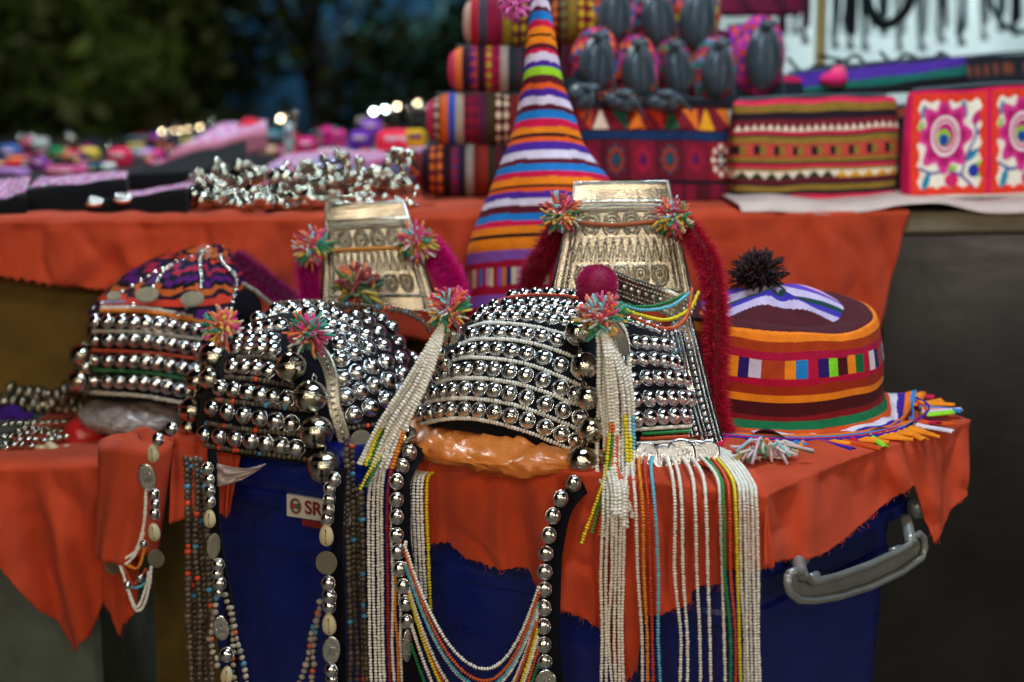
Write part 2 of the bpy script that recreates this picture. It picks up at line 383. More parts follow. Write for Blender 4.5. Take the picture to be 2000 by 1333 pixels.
# upper table: front edge from (-.53,1.47) toward (.6,1.62)
EA = math.atan2(.15, 1.13)
def edgeY(X): return 1.47+(X+.53)*.15/1.13
def UP(px, py, off=0):   # pixel -> vertical plane of upper table front, moved off metres to the viewer
    d = ray(px, py); k = .15/1.13; t = (1.47+.53*k-off)/(d.y-k*d.x); return Vector((0, 0, CZ))+d*t
t = thing('market_table', 'long raised display table with pale stone top behind the headdresses', 'table', (0, 1.6, 0))
mb = MB()
for x0, x1, dd in ((-3.2, 1.6, 2.2),):
    cx = (x0+x1)/2; cy = edgeY(cx)+math.cos(EA)*dd/2; cx -= math.sin(EA)*dd/2
    box(mb, (cx, cy, ZU-.012), (x1-x0, dd, .024), rz=EA, bev=.004)
mb.build('table_top', M['stone'], t, smooth=False)
mb = MB(); P = UP(1760, 500, -.05); box(mb, (P.x+.62, P.y+.08, (ZU-.03)/2), (1.3, .03, ZU-.03), rz=EA); mb.build('dark_front_panel', M['panel'], t, smooth=False)
mb = MB(); P = UP(700, 500, -.03); box(mb, (P.x-.9, P.y-.08, (ZU-.03)/2), (2.4, .02, ZU-.03), rz=EA); mb.build('brown_front_panel', M['ochre'], t, smooth=False)
mb = MB()
def f(u, v): x = -3.1+3.6*u; return (x-.3*v, edgeY(x)+.02+2.1*v, ZU+.0015+.002*noise.noise(Vector((x*8, v*9, 2))))
grid(mb, f, 80, 40, col='141218'); o = mb.build('cover_cloth', material('dark_cover', '18141c', .9, var=.3), solid=.001); tag(o, 'dark cover cloth spread over the upper table under the goods', 'cloth')
# the lane behind the viewer, seen mirrored in the polished metal
t = thing('opposite_stall', 'stall with pale awning across the lane, mirrored in the silver bells', 'stall', (0, -3.4, 0))
mb = MB(); grid(mb, lambda u, v: Vector((-3.5+7*u, -3.6+1.3*v, 2.5-.45*v+.03*math.sin(u*40)*v)), 60, 8, col='d8d4c8'); mb.build('awning', M['cloth'], t, solid=.003)
mb = MB(); grid(mb, lambda u, v: Vector((-3.5+7*u, -4.2+.04*math.sin(u*50), 2.3*v)), 80, 6, col='b8a890'); mb.build('rear_sheet', M['cloth'], t, solid=.003)
mb = MB(); grid(mb, lambda u, v: Vector((-3+6*u, -3.0-.8*max(0, v*2-1), .85*min(1, v*2))), 80, 20, lambda u, v: ['c83020', 'd8c8b8', '2848a0', 'e09030', '702060', 'c8c0b0'][int(u*37+int(v*6)*5) % 6] if v > .5 else 'c8c0b0'); mb.build('stall_table', M['cloth'], t, solid=.003)
for x in (-3.3, -1.1, 1.1, 3.3):
    mb = MB(); tube(mb, [(x, -2.4, 0), (x, -2.4, 2.1)], .025, ns=8, n=3); mb.build('post', M['grey'], t)
# lower left shelf
t = thing('side_crate', 'grey green crate standing under the left jewellery tray', 'crate', (-.62, 1.4, 0))
mb = MB(); box(mb, (-.66, 1.47, .32), (.5, .27, .635), bev=.006); mb.build('crate_box', M['gpanel'], t, smooth=False)
# cloth sheet generator
def cloth(name, label, edge, bottom, plane, back=.15, nz=36, nx=140, fold=.006, ff=26, rag=.003, mat='red', seed=0, zt=None, lift=0, sag=.012, skew=0, wr=.0038):
    """edge: list of world points along the table edge; bottom: px polyline same direction; plane(px,py)->world"""
    mb = MB(); nb = 6
    B = [plane(*p) for p in bottom]; rows = []
    for j in range(nb+nz+1):
        r = []
        for i in range(nx+1):
            u = i/nx; E = Vector(interp([tuple(e) for e in edge], u)); Bt = Vector(interp([tuple(b) for b in B], u))
            if j < nb:
                k = 1-j/nb; P = E+Vector((skew*k, back*k, 0)); nn = noise.noise(Vector((P.x*30, P.y*30, seed)))*wr*1.2; P.z += nn+.001
            else:
                v = (j-nb)/nz; P = E.lerp(Bt, v)
                if j == nb+nz: P.z += rag*noise.noise(Vector((u*nx*.35, seed, 1)))+rag*.8*noise.noise(Vector((u*nx*1.3, seed, 5)))
                rb = .012; 
                b = min(1, v/.14); amp = fold*min(1, v*1.6)
                dy = amp*(math.sin(u*ff+seed+1.2*math.sin(u*7+seed))+.5*math.sin(u*ff*2.3+seed*2))+wr*2.2*noise.noise(Vector((P.x*38+P.z*4, P.z*8, seed+3)))*b+wr*.8*(1-abs(noise.noise(Vector((P.x*20+P.z*7, P.z*13-P.x*5, seed+6))))*5 if abs(noise.noise(Vector((P.x*20+P.z*7, P.z*13-P.x*5, seed+6)))) < .2 else 0)*b*-1+wr*noise.noise(Vector((P.x*70, P.z*30, seed+9)))
                P = P+Vector((.1*dy, -abs(fold)-dy-wr*1.3-lift*math.sin(min(1, v*1.1)*math.pi/2), 0))
                if v < .12: P.z += .003*math.sin(v/.12*math.pi/2)*0
            r.append(P)
        rows.append(r)
    V = [tuple(p) for r in rows for p in r]; n = nx+1
    Q = [(j*n+i, j*n+i+1, (j+1)*n+i+1, (j+1)*n+i) for j in range(len(rows)-1) for i in range(nx)]
    mb.add(V, Q); o = mb.build(name, M[mat], solid=.0012)
    th = MB()
    for k in range(int(nx*.2)):
        P = Vector(V[(len(rows)-1)*n+random.randrange(nx)]); d = Vector((random.uniform(-.003, .003), -.001, -random.uniform(.001, .006)))
        tube(th, [P, P+d*.5+Vector((.001, 0, 0)), P+d], .00022, ns=3, n=4)
    th.build('frayed_threads', M[mat], o)['kind'] = 'stuff'; o['label'] = label; o['category'] = 'cloth'; return o
# upper table cloth
ex = [(x, edgeY(x)-.003, ZU+.003) for x in np.linspace(-.62, UP(1772, 415).x, 30)]
cloth('table_cloth', 'long orange red cloth draped along front of the upper table', ex,
      [(-160, 520), (0, 538), (100, 552), (200, 565), (330, 590), (500, 620), (800, 660), (1100, 700), (1400, 720), (1600, 722), (1708, 672)], lambda x, y: UP(x, y, .006), back=.5, nx=260, nz=26, fold=.004, ff=34, seed=2)
# bin
L_, C_, R_, B_ = Vector((-.32, 1.27, 0)), Vector((.185, 1.02, 0)), Vector((.360, 1.21, 0)), Vector((.02, 1.56, 0))
def vplane(A, B, off):
    A = A.copy(); B = B.copy(); n = Vector((B.y-A.y, A.x-B.x, 0)).normalized()
    if n.y > 0: n = -n
    def f(px, py, o=off):
        d = ray(px, py); t = (A+n*o).dot(n)/(d.dot(n)); return Vector((0, 0, CZ))+d*t
    return f
FRONT = vplane(L_, C_, 0); END = vplane(C_, R_, 0)
def roundpoly(P, r, k=6):
    out = []
    for i in range(len(P)):
        a, b, c = P[i-1], P[i], P[(i+1) % len(P)]; u = (a-b).normalized(); v = (c-b).normalized()
        for j in range(k+1):
            s = j/k; p0 = b+u*r; p2 = b+v*r; out.append(p0*(1-s)**2+b*2*s*(1-s)+p2*s*s)
    return out
base = [L_, C_, R_, B_]; cen = sum(base, Vector())/4
def ringz(sc, z, r=.03): return [Vector((p.x, p.y, z)) for p in roundpoly([cen+(p-cen)*sc for p in base], r)]
def loft(mb, rings, cap=True):
    n = len(rings[0]); V = [tuple(p) for r in rings for p in r]
    Q = [(k*n+i, k*n+(i+1) % n, (k+1)*n+(i+1) % n, (k+1)*n+i) for k in range(len(rings)-1) for i in range(n)]; T = []
    if cap:
        for k in (0, len(rings)-1):
            V.append(tuple(sum((Vector(p) for p in rings[k]), Vector())/n)); c = len(V)-1; T += [(c, k*n+i, k*n+(i+1) % n) for i in range(n)]
    mb.add(V, Q, T)
bin_ = thing('storage_bin', 'dark blue plastic storage bin with grey carry handle under the headdresses', 'bin', (.05, 1.2, 0))
zr = CZ-.345
mb = MB(); loft(mb, [ringz(.84, .0), ringz(.86, .01), ringz(.938, zr-.075), ringz(.95, zr-.072), ringz(.95, zr-.064), ringz(.94, zr-.060), ringz(.95, zr-.03), ringz(.965, zr-.025)]); mb.build('bin_body', M['blue'], bin_, smooth=False)
mb = MB(); loft(mb, [ringz(.95, zr-.03), ringz(1.0, zr-.03), ringz(1.0, zr-.018), ringz(.985, zr-.016), ringz(1.0, zr-.008), ringz(1.0, zr+.004), ringz(.985, zr+.01), ringz(.975, zr+.01), ringz(.965, ZL-.012), ringz(.95, ZL-.006), ringz(.5, ZL-.004)]); lid = mb.build('lid', M['blue'], bin_, smooth=False)
# label on bin
LAB = thing  # placeholder name kept simple
Lp = vplane(L_*1, C_*1, -.008)
def lbl(x, y, o=.006): return FRONT(x, y, o-.004)
mb = MB(); c4 = [lbl(560, 966), lbl(705, 990), lbl(705, 1030), lbl(560, 1008)]
mb.add([tuple(c) for c in c4]+[tuple(c+Vector((0, .02, 0))) for c in c4], [(3, 2, 1, 0), (0, 1, 5, 4), (1, 2, 6, 5), (2, 3, 7, 6), (3, 0, 4, 7)]); lb = mb.build('sticker', M['lab'], bin_, smooth=False)
mb = MB()
cc = lbl(577, 989, .0075); ux = (lbl(705, 990)-lbl(560, 966)).normalized(); uz = Vector((0, 0, 1))
tube(mb, [cc+ux*.0052*math.cos(a)+uz*.0068*math.sin(a) for a in np.linspace(0, 2*math.pi, 25)], .0006, 'a04040', ns=4, smooth=False)
tube(mb, [cc+ux*.0042*math.cos(a)+uz*.0056*math.sin(a) for a in np.linspace(0, 2*math.pi, 25)], .0005, '206040', ns=4, smooth=False)
for k, cl in ((-1, 'b03030'), (1, '207050')): 
    sph(mb, cc+ux*k*.0016, .0022, cl, sc=(.8, .15, 1.2))
mb.build('emblem', M['cloth'], lb)
def text(s, P, ux, uz, size, mat, parent, name='lettering'):
    cu = bpy.data.curves.new('t', 'FONT'); cu.body = s; cu.size = size; cu.extrude = .0002; cu.offset = size*.02
    to = bpy.data.objects.new('t', cu); COL.objects.link(to); bpy.context.view_layer.update()
    me = bpy.data.meshes.new_from_object(to.evaluated_get(bpy.context.evaluated_depsgraph_get())); bpy.data.objects.remove(to)
    n = ux.cross(uz).normalized(); R = Matrix((ux, uz, n)).transposed().to_4x4(); me.transform(Matrix.Translation(Vector(P)-ORG[parent])@R)
    me.materials.clear(); me.materials.append(mat); o = bpy.data.objects.new(name, me); COL.objects.link(o); o.parent = parent; ORG[o] = ORG[parent]; return o
text('SRI', lbl(595, 1003, .0075), ux, uz, .017, M['paint'], lb)
mb = MB(); a, b = lbl(590, 1014), lbl(700, 1034); mb.add([tuple(a), tuple(b), tuple(b-uz*.006), tuple(a-uz*.006)], [(3, 2, 1, 0)]); mb.build('red_sticker_stripe', M['paint'], bin_, smooth=False)
# handle
hd = MB()
out = [(1540, 1122), (1552, 1116), (1566, 1117), (1577, 1128), (1588, 1138), (1640, 1125), (1700, 1103), (1750, 1080), (1775, 1066), (1785, 1050), (1796, 1043), (1804, 1052), (1807, 1070), (1800, 1090), (1760, 1118), (1700, 1146), (1640, 1165), (1590, 1173), (1560, 1172), (1543, 1158), (1538, 1140), (1540, 1122)]
EO = .03
Po = [END(x, y, EO) for x, y in out]; tube(hd, Po, .0032, ns=8, smooth=False)
pc = [END(1568, 1148, EO-.004)]+[END(x, y, EO-.004) for x, y in out]
mid = [END(1700, 1125, EO-.004)]
V = [tuple(END(x, y, EO-.003)) for x, y in out[:-1]]; nV = len(V)
pairs = [(i, nV-1-i) for i in range(nV//2)]
V2 = [tuple(Vector(v)+Vector((-.003, .006, 0))) for v in V]
top = list(range(4, 11)); bot = [19, 18, 17, 16, 15, 14, 13]
hd.add(V+V2, [(top[i], top[i+1], bot[i+1], bot[i]) for i in range(6)]+[(top[i]+nV, bot[i]+nV, bot[i+1]+nV, top[i+1]+nV) for i in range(6)]+[(0, 3, 4, 19), (3, 2, 1, 0), (10, 11, 12, 13)])
handle = hd.build('handle', M['grey'], bin_)
for a, b in (((1556, 1082), (1566, 1128)), ((1768, 1012), (1780, 1062))):
    mb = MB(); tube(mb, [END(*a, .012), END(*b, EO)], .0052, ns=10, n=6); mb.build('handle_rod', M['grey'], handle)
for x, y in ((1560, 1083), (1792, 990)):
    mb = MB(); sph(mb, END(x, y, .008), .0095, sc=(1, 1, 1.15)); tube(mb, [END(x, y, -.01), END(x, y, .016)], .006, ns=12, n=4); mb.build('handle_mount', M['grey'], bin_)
for x, y in ((1588, 1128), (1750, 1076)):
    mb = MB(); tube(mb, [END(x-8, y+2, EO-.004), END(x+8, y-4, EO-.004)], .0035, ns=10, n=4); mb.build('handle_pin', M['grey'], handle)
# cloth over bin
ed = []; 
for px in np.linspace(812, 1496, 30):
    d = ray(px, 930); A = C_; k = (L_.y-C_.y)/(L_.x-C_.x)
    X = (px-1000)/F/cp  # rough slope
    P = FRONT(px, 930, .0); ed.append((P.x, P.y-.001, ZL+.002))
cloth('bin_cloth', 'torn orange red cloth hanging over front of blue bin behind bead strings', ed,
      [(826, 1050), (842, 1056), (880, 1060), (912, 1083), (935, 1087), (970, 1098), (1005, 1100), (1035, 1106), (1052, 1150), (1075, 1165), (1100, 1180), (1130, 1196), (1165, 1222), (1178, 1235), (1205, 1320), (1220, 1335), (1243, 1305), (1252, 1190), (1290, 1184), (1322, 1183), (1345, 1165), (1347, 1150), (1410, 1140), (1412, 1110), (1484, 1096), (1502, 1092)],
      lambda x, y: FRONT(x, y, .004), back=.28, nx=300, nz=44, fold=.0045, ff=24, rag=.003, seed=4, wr=.0055, skew=.0)
ed = []
for px in np.linspace(1490, 1880, 24):
    P = END(px, 930, .0); ed.append((P.x, P.y-.001, ZL+.002+.004*math.sin((px-1490)/90)))
cloth('corner_cloth', 'orange red cloth corner folded over the bin end under the striped hat', ed,
      [(1490, 1097), (1540, 1090), (1600, 1070), (1650, 1045), (1700, 1010), (1745, 968), (1775, 936), (1796, 1000), (1806, 1044), (1845, 1005), (1884, 964)],
      lambda x, y: END(x, y, .012), back=.2, skew=-.12, nx=160, nz=34, fold=.007, ff=13, rag=.002, seed=11, wr=.004)
# left cloths
def vp(Y): return lambda x, y: at(x, y, Y)
cloth('crate_cloth', 'orange cloth hanging to a pointed corner below the left jewellery tray', [at(-40, 908, 1.31), at(70, 906, 1.31), at(205, 902, 1.30)],
      [(-40, 1040), (0, 1080), (40, 1130), (80, 1180), (120, 1225), (155, 1268), (165, 1240), (190, 1220), (200, 1190), (215, 1150), (212, 1120)], vp(1.29), back=.22, nx=120, nz=40, fold=.011, ff=8, wr=.004, seed=21, rag=.002)
def roll():
    mb = MB()
    def f(u, v):
        a = 2*math.pi*u; sh = min(1, v/.1)**.5; x = 268+(72-6*v)*math.cos(a)*(1-.12*v)*sh-18*v; y = 846-8*sh+v*232+4
        P = at(x, y, 1.235); r = .035*sh; P = P+Vector((0, r*math.sin(a)+.003*math.sin(9*a+5*v)*v, .0))
        P.z += .006*noise.noise(Vector((a, v*3, 4))); return P
    grid(mb, f, 60, 30); return mb
o = roll().build('folded_cloth', M['red'], solid=.0012); tag(o, 'thick folded orange cloth hanging under the leftmost headdress', 'cloth')
cloth('cloth_scrap', 'narrow torn orange scrap hanging behind looped white beads at left', [at(200, 900, 1.29), at(290, 900, 1.29)], [(206, 1170), (218, 1205), (233, 1243), (243, 1218), (262, 1196), (268, 1190)], vp(1.27), back=.02, nx=30, nz=20, fold=.002, seed=31)
cloth('cloth_scrap', 'short orange cloth edge hanging between leftmost headdress and dark bead strings', [at(340, 850, 1.26), at(440, 870, 1.24), at(474, 880, 1.23)], [(335, 1018), (385, 1000), (400, 985), (440, 1004), (450, 1002), (464, 930)], vp(1.225), back=.05, nx=50, nz=20, fold=.004, seed=33)
# pale paper on the upper table
mb = MB()
def f(u, v):
    x = UP(1445+640*u, 405).x; return (x, edgeY(x)-.012+v*(.30), ZU+.011+(.003*math.sin(u*14)+.002*noise.noise(Vector((u*9, v*3, 1)))) - (.010*(1-v/.06)*(0.6+.4*math.sin(u*9)) if v < .06 else 0))
grid(mb, f, 60, 32); o = mb.build('paper_sheet', M['paper'], solid=.001); tag(o, 'pale wrinkled paper sheet under the bags at right', 'paper')
#PART2
# ------------------------------------------------------------ FRONT HEADDRESS
def z1(x, y): return 750+x/2.857, 520+y/2.857
def Z1(L): return [z1(*p) for p in L]
FB = Body(at(1095, 850, 1.22), .127, .12, .126, 2.15)
front = thing('headdress', 'silver studded headdress with white bead strings on orange plastic, in focus at centre', 'headdress', (FB.C.x, FB.C.y, ZL), 'beaded silver headdresses')
mb = MB(); FB.shell(mb, Z1([(190, 930), (330, 905), (480, 925), (700, 960), (900, 1030), (1060, 1085), (1200, 1075), (1410, 1010), (1600, 1000), (1780, 985)]), th=.001); mb.build('cap', M['navy'], front, solid=.003)
mb = MB(); FB.shell(mb, Z1([(200, 930), (330, 900), (480, 920), (700, 955), (900, 1025), (1060, 1090), (1200, 1100), (1410, 1100), (1600, 1090), (1780, 1060)]), th=.008); mb.build('lining', M['navy'], front)
WB = 'e4e2da'
bands = [[(480, 350), (560, 325), (700, 325), (850, 345), (950, 370), (1020, 390)], [(430, 440), (520, 412), (700, 415), (850, 440), (980, 480), (1080, 520)],
 [(340, 540), (450, 515), (600, 518), (800, 550), (950, 605), (1090, 665)], [(280, 660), (400, 630), (560, 630), (750, 660), (900, 705), (1000, 745), (1110, 785)],
 [(210, 775), (330, 745), (500, 740), (700, 770), (850, 815), (1000, 875), (1110, 920)], [(185, 895), (300, 862), (450, 850), (600, 870), (800, 925), (950, 985), (1050, 1025)]]
for b in bands:
    mb = MB(); band(FB, mb, Z1(b), 4.6, 6.0, WB); mb.build('bead_band', M['bead'], front)
mb = MB(); band(FB, mb, Z1([(600, 225), (720, 192), (850, 180), (1000, 185), (1080, 200)]), 3, 4.2, 'c03a1c', off=2.6); mb.build('bead_band', M['bead'], front)
for cl, y0, y1, x0, x1 in ((WB, 912, 890, 1400, 1755), ('12803a', 937, 916, 1440, 1765), ('c0481c', 964, 944, 1430, 1775), (WB, 990, 970, 1410, 1785)):
    mb = MB(); band(FB, mb, Z1([(x0, y0), ((x0+x1)/2, (y0+y1)/2), (x1, y1)]), 4.4, 5.4, cl, off=.6); mb.build('bead_band', M['bead'], front)
ST = []
rows = [[(490, 385), (570, 370), (650, 370), (720, 375), (800, 380), (880, 390), (965, 415)], [(385, 510), (430, 485), (485, 470), (555, 465), (630, 465), (710, 475), (795, 490), (890, 510), (985, 550)],
 [(300, 625), (345, 600), (400, 590), (460, 578), (535, 572), (615, 578), (700, 590), (790, 610), (885, 635), (985, 680), (1070, 710)],
 [(240, 735), (280, 710), (330, 700), (385, 692), (455, 685), (535, 685), (615, 692), (700, 710), (795, 735), (900, 770), (1000, 805), (1095, 845)],
 [(210, 830), (260, 820), (315, 808), (375, 800), (450, 800), (530, 805), (615, 815), (705, 835), (800, 860), (900, 900), (990, 935), (1075, 970)],
 [(1370, 300), (1420, 320), (1470, 335), (1520, 355), (1560, 380)], [(1400, 425), (1455, 430), (1510, 435), (1560, 440), (1600, 450)],
 [(1375, 520), (1440, 520), (1505, 520), (1560, 530), (1610, 540), (1645, 555)], [(1390, 635), (1465, 625), (1530, 625), (1590, 625), (1640, 630), (1680, 635)],
 [(1400, 740), (1480, 740), (1550, 735), (1610, 735), (1665, 735), (1705, 740)], [(1410, 850), (1485, 845), (1555, 840), (1620, 835), (1680, 835), (1730, 835)]]
for r in rows: ST += row(FB, Z1(r), 16.3, off=.1)
for y0, x0, x1, n in ((292, 520, 1010, 8), (250, 560, 1040, 8), (215, 620, 1090, 8), (162, 720, 1130, 7)):
    ST += row(FB, Z1([(x0, y0+6), ((x0+x1)/2, y0-8), (x1, y0+14)]), 15.5, n, off=.1)
# studs carried on round the unseen back of the cap
for z in (-.005, .018, .041, .064, .086):
    rr = FB.a*(1-abs(z/FB.c)**2.15)**(1/2.15)
    for i in range(16):
        a = math.radians(8+i*10.5); P = FB.C+Vector((rr*math.cos(a), rr*math.sin(a)*FB.b/FB.a, z)); ST.append((P, FB.nrm(P), .0061))
studs(front, ST)
def toward(v): return Vector(v).to_track_quat('Z', 'Y')
def bell(parent, x, y, Y, r, up=(0, .35, 1), tw=0):
    q = toward(up) @ Quaternion((0, 0, 1), tw); inst('bell', BELL, parent, at(x, y, Y), q, ppx(r, Y))
for x, y, r in ((1135, 650, 26), (1146, 716, 26), (1152, 778, 23), (1158, 840, 24), (1141, 900, 29)):
    P, n = FB.hit(x, y); bell(front, x-4, y, P.y-.018, r*1.12, (random.uniform(-.5, .5), .1, 1), random.uniform(0, 3))
for x, y, r, Y in ((873, 650, 27, 1.13), (857, 692, 15, 1.15), (842, 722, 14, 1.15), (822, 765, 15, 1.15), (795, 802, 23, 1.15), (787, 856, 29, 1.14), (868, 712, 14, 1.15), (810, 742, 12, 1.15)):
    bell(front, x, y, Y, r, (random.uniform(-.6, .6), random.uniform(-.3, .3), 1), random.uniform(0, 3))
# pompoms
pom('yarn_pompom', front, at(1175, 622, 1.095), ppx(62, 1.1), 120)
pom('yarn_pompom', front, at(880, 606, 1.13), ppx(56, 1.13), 100)
# crimson ball
mb = MB(); c = at(1166, 557, 1.20); rb = ppx(42, 1.2); sph(mb, c, rb*.93, '8c0c44', tmpl=S32)
for i in range(4500):
    d = Vector(rng.normal(0, 1, 3)).normalized(); s = d.orthogonal().normalized()*rb*.018; p = c+d*rb*.85; e = c+(d+Vector(rng.normal(0, .05, 3)))*rb*1.02
    mb.add([p-s, p+s, e], None, [(0, 1, 2)], random.choice(['a01050', '8c0c44', 'b01458']))
mb.build('wool_ball', M['fuzz'], front)
# back plate with repousse ornament
def seg(px_, py_, ax, ay, bx, by):
    dx, dy = bx-ax, by-ay; t = max(0, min(1, ((px_-ax)*dx+(py_-ay)*dy)/(dx*dx+dy*dy+1e-9))); return math.hypot(px_-ax-t*dx, py_-ay-t*dy), t*math.hypot(dx, dy)
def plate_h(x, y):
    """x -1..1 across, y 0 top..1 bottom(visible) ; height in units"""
    h = 0
    def dots(d, s, pitch, w, a): return a*max(0, 1-(d/w)**2)*(.55+.45*math.cos(2*math.pi*s/pitch))
    if y < .17: return .25*max(0, 1-abs(y-.165)/.02) + (.2*max(0, 1-abs(y-.03)/.03))
    for yy in (.20, .235, .53, .87): h = max(h, dots(abs(y-yy), x, .045, .014, .9) if abs(x) < .86 else 0)
    for yy in (.56, .215): h = max(h, .5*max(0, 1-abs(y-yy)/.012) if abs(x) < .86 else 0)
    for xx in (.86, .79): h = max(h, dots(abs(abs(x)-xx), y, .035, .02, .9))
    h = max(h, .6*max(0, 1-abs(abs(x)-.97)/.03))
    for yc, n, ry in ((.345, 4, .1), (.74, 5, .1)):
        w_ = 1.44/n
        for i in range(n):
            cx = -.72+w_*(i+.5); dx = (x-cx)/(w_*.46); dy = (y-yc)/ry
            if abs(dx) > 1.15 or abs(dy) > 1.15: continue
            r = math.hypot(dx, dy); a = math.atan2(dy, dx)
            h = max(h, (1-(r/.3)**2)*1.5 if r < .3 else 0)
            h = max(h, dots(abs(r-.62), a, .26, .12, .8), dots(abs(r-.92), a, .2, .1, 1.0))
            if .3 < r < .5: h = min(h, -.1)
    if .53 < y < .64 or .42 < y < .66:
        pass
    return h
def zig(x, y):
    if not (.455 < y < .645) or abs(x) > .76: return 0
    n = 11; k = (x+.76)/1.52*n; f = k-int(k); v = (y-.455)/.19
    e = abs(abs(f-.5)*2-v*.95); 
    return .8*max(0, 1-e/.16)*(.7+.3*math.cos(y*180))+.25*max(0, 1-abs(abs(f-.5))/.08)*(v > .3)
def plate(parent, quad, Y0, Y1, mat, nm='back_plate', tone=(.74, .69, .57)):
    tl, tr, br, bl = quad; mb = MB(); A = [at(*tl, Y0), at(*tr, Y0), at(*br, Y1), at(*bl, Y1)]
    n = (A[1]-A[0]).cross(A[3]-A[0]).normalized()
    if n.y > 0: n = -n
    def f(u, v):
        P = A[0].lerp(A[1], u).lerp(A[3].lerp(A[2], u), v); x = u*2-1
        vv = v
        h = plate_h(x, vv)
        if .43 < vv < .67: h = max(zig(x, vv), h if abs(x) > .77 or abs(vv-.53) > .2 else 0)
        return P+n*(h*.0024+.004*(1-x*x))
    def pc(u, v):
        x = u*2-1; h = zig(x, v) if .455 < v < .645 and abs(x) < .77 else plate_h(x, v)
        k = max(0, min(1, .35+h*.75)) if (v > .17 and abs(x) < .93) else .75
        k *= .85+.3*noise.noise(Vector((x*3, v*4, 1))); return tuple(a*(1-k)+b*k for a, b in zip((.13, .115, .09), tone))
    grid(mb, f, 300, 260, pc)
    mb2 = mb; b = [p-n*.003 for p in A]
    tube(mb, [A[3], A[0], A[1], A[2]], .0016, ns=6, smooth=False)
    mb.add([tuple(p) for p in b], [(0, 3, 2, 1)]); return mb.build(nm, M[mat], parent)
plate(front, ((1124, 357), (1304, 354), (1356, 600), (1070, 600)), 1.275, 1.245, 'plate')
# cross-band of silver in front of plate, cord, side strip
mb = MB()
def strip(mb, pts, w, nseg=40, dots=True, th=.0015, dotr=.0011, wv=None):
    P = spl(pts, nseg); T = np.gradient(P, axis=0); T /= np.linalg.norm(T, axis=1)[:, None]; V = np.array([0, 1, 0]); S = np.cross(T, V); S /= np.linalg.norm(S, axis=1)[:, None]; N = np.cross(S, T)
    N[N[:, 1] > 0] *= -1
    prof = [(-.5, 0), (-.46, .6), (-.3, .2), (0, .5), (.3, .2), (.46, .6), (.5, 0), (.5, -1), (-.5, -1)]
    A = np.stack([P+S*w*a+N*th*b for a, b in prof], 1); k = len(prof)
    mb.add(A.reshape(-1, 3), [(i*k+j, i*k+(j+1) % k, (i+1)*k+(j+1) % k, (i+1)*k+j) for i in range(nseg-1) for j in range(k)])
    if dots:
        for a in (-.38, -.2, .2, .38): 
            R = resample(P+S*w*a+N*th*.5, dotr*2.6)
            for p in R: sph(mb, p, dotr, tmpl=S6)
        R = resample(P+N*th*.6, dotr*6)
        for p in R: sph(mb, p, dotr*2, tmpl=S8)
strip(mb, [at(1165, 540, 1.23), at(1230, 566, 1.21), at(1300, 590, 1.19), at(1350, 612, 1.19)], .021, dotr=.0012); mb.build('silver_band', M['tin'], front)
mb = MB(); strip(mb, [at(1325, 600, 1.20), at(1348, 690, 1.185), at(1372, 790, 1.165), at(1402, 900, 1.14)], .019, dotr=.0010); mb.build('silver_strip', M['silver'], front)
mb = MB(); strip(mb, [at(1312, 652, 1.19), at(1328, 720, 1.175), at(1345, 790, 1.165), at(1362, 850, 1.15)], .019, dotr=.0009); mb.build('silver_strip', M['silver'], front)
mb = MB(); tube(mb, [at(1120, 434, 1.258), at(1200, 440, 1.252), at(1290, 432, 1.258)], .0019, 'a8501a', ns=8); mb.build('cord', M['yarn'], front)
for x, y in ((1096, 416), (1315, 424)): pom('yarn_pompom', front, at(x, y, 1.25), ppx(50, 1.25), 75, up=(0, -.6, .1))
boa('down_fringe', front, [at(1096, 440, 1.28), at(1075, 480, 1.29), at(1050, 520, 1.31), at(1032, 575, 1.33), at(1040, 620, 1.34)], ppx(30, 1.34), '9c0a30', '50041a', 9000)
boa('down_fringe', front, [at(1335, 440, 1.26), at(1375, 495, 1.24), at(1394, 560, 1.22), at(1400, 650, 1.20), at(1396, 750, 1.195), at(1404, 830, 1.18), at(1432, 885, 1.165)], ppx(31, 1.2), 'b80c34', '66041c', 16000)
# coloured loops from pompom over to the plate
def lidz(p):
    P = at(*p); P.z = max(P.z, ZL+.0085); return P
def strand(parent, pts, col, r=4.0, pitch=6.4, colfn=None, name='bead_string', mat='bead', sq=.75, tmpl=S8, n=60, jit=.08):
    W = [lidz(p[:3]) if len(p) == 4 else at(*p) for p in pts]; mb = MB(); Y = W[len(W)//2].y
    beads(mb, W, ppx(r, Y), ppx(pitch, Y), col, sq, tmpl, colfn=colfn, n=n, jit=jit); return mb.build(name, M[mat], parent)
GR, SB, YE, OR, RD, AM = '12703a', '5cb4d0', 'dccc10', 'c85418', '9c1c14', 'dc8418'
for cl, p in ((GR, [(1200, 590, 1.13), (1250, 600, 1.12), (1300, 592, 1.14), (1345, 572, 1.16)]), (SB, [(1200, 592, 1.125), (1255, 606, 1.115), (1310, 598, 1.13), (1348, 572, 1.16)]),
              (YE, [(1195, 592, 1.11), (1240, 612, 1.10), (1300, 625, 1.11), (1345, 605, 1.13), (1364, 572, 1.15)]), (OR, [(1200, 600, 1.105), (1250, 625, 1.10), (1305, 642, 1.10), (1340, 620, 1.12), (1352, 565, 1.15)])):
    strand(front, p, cl, 3.9, 5.6)
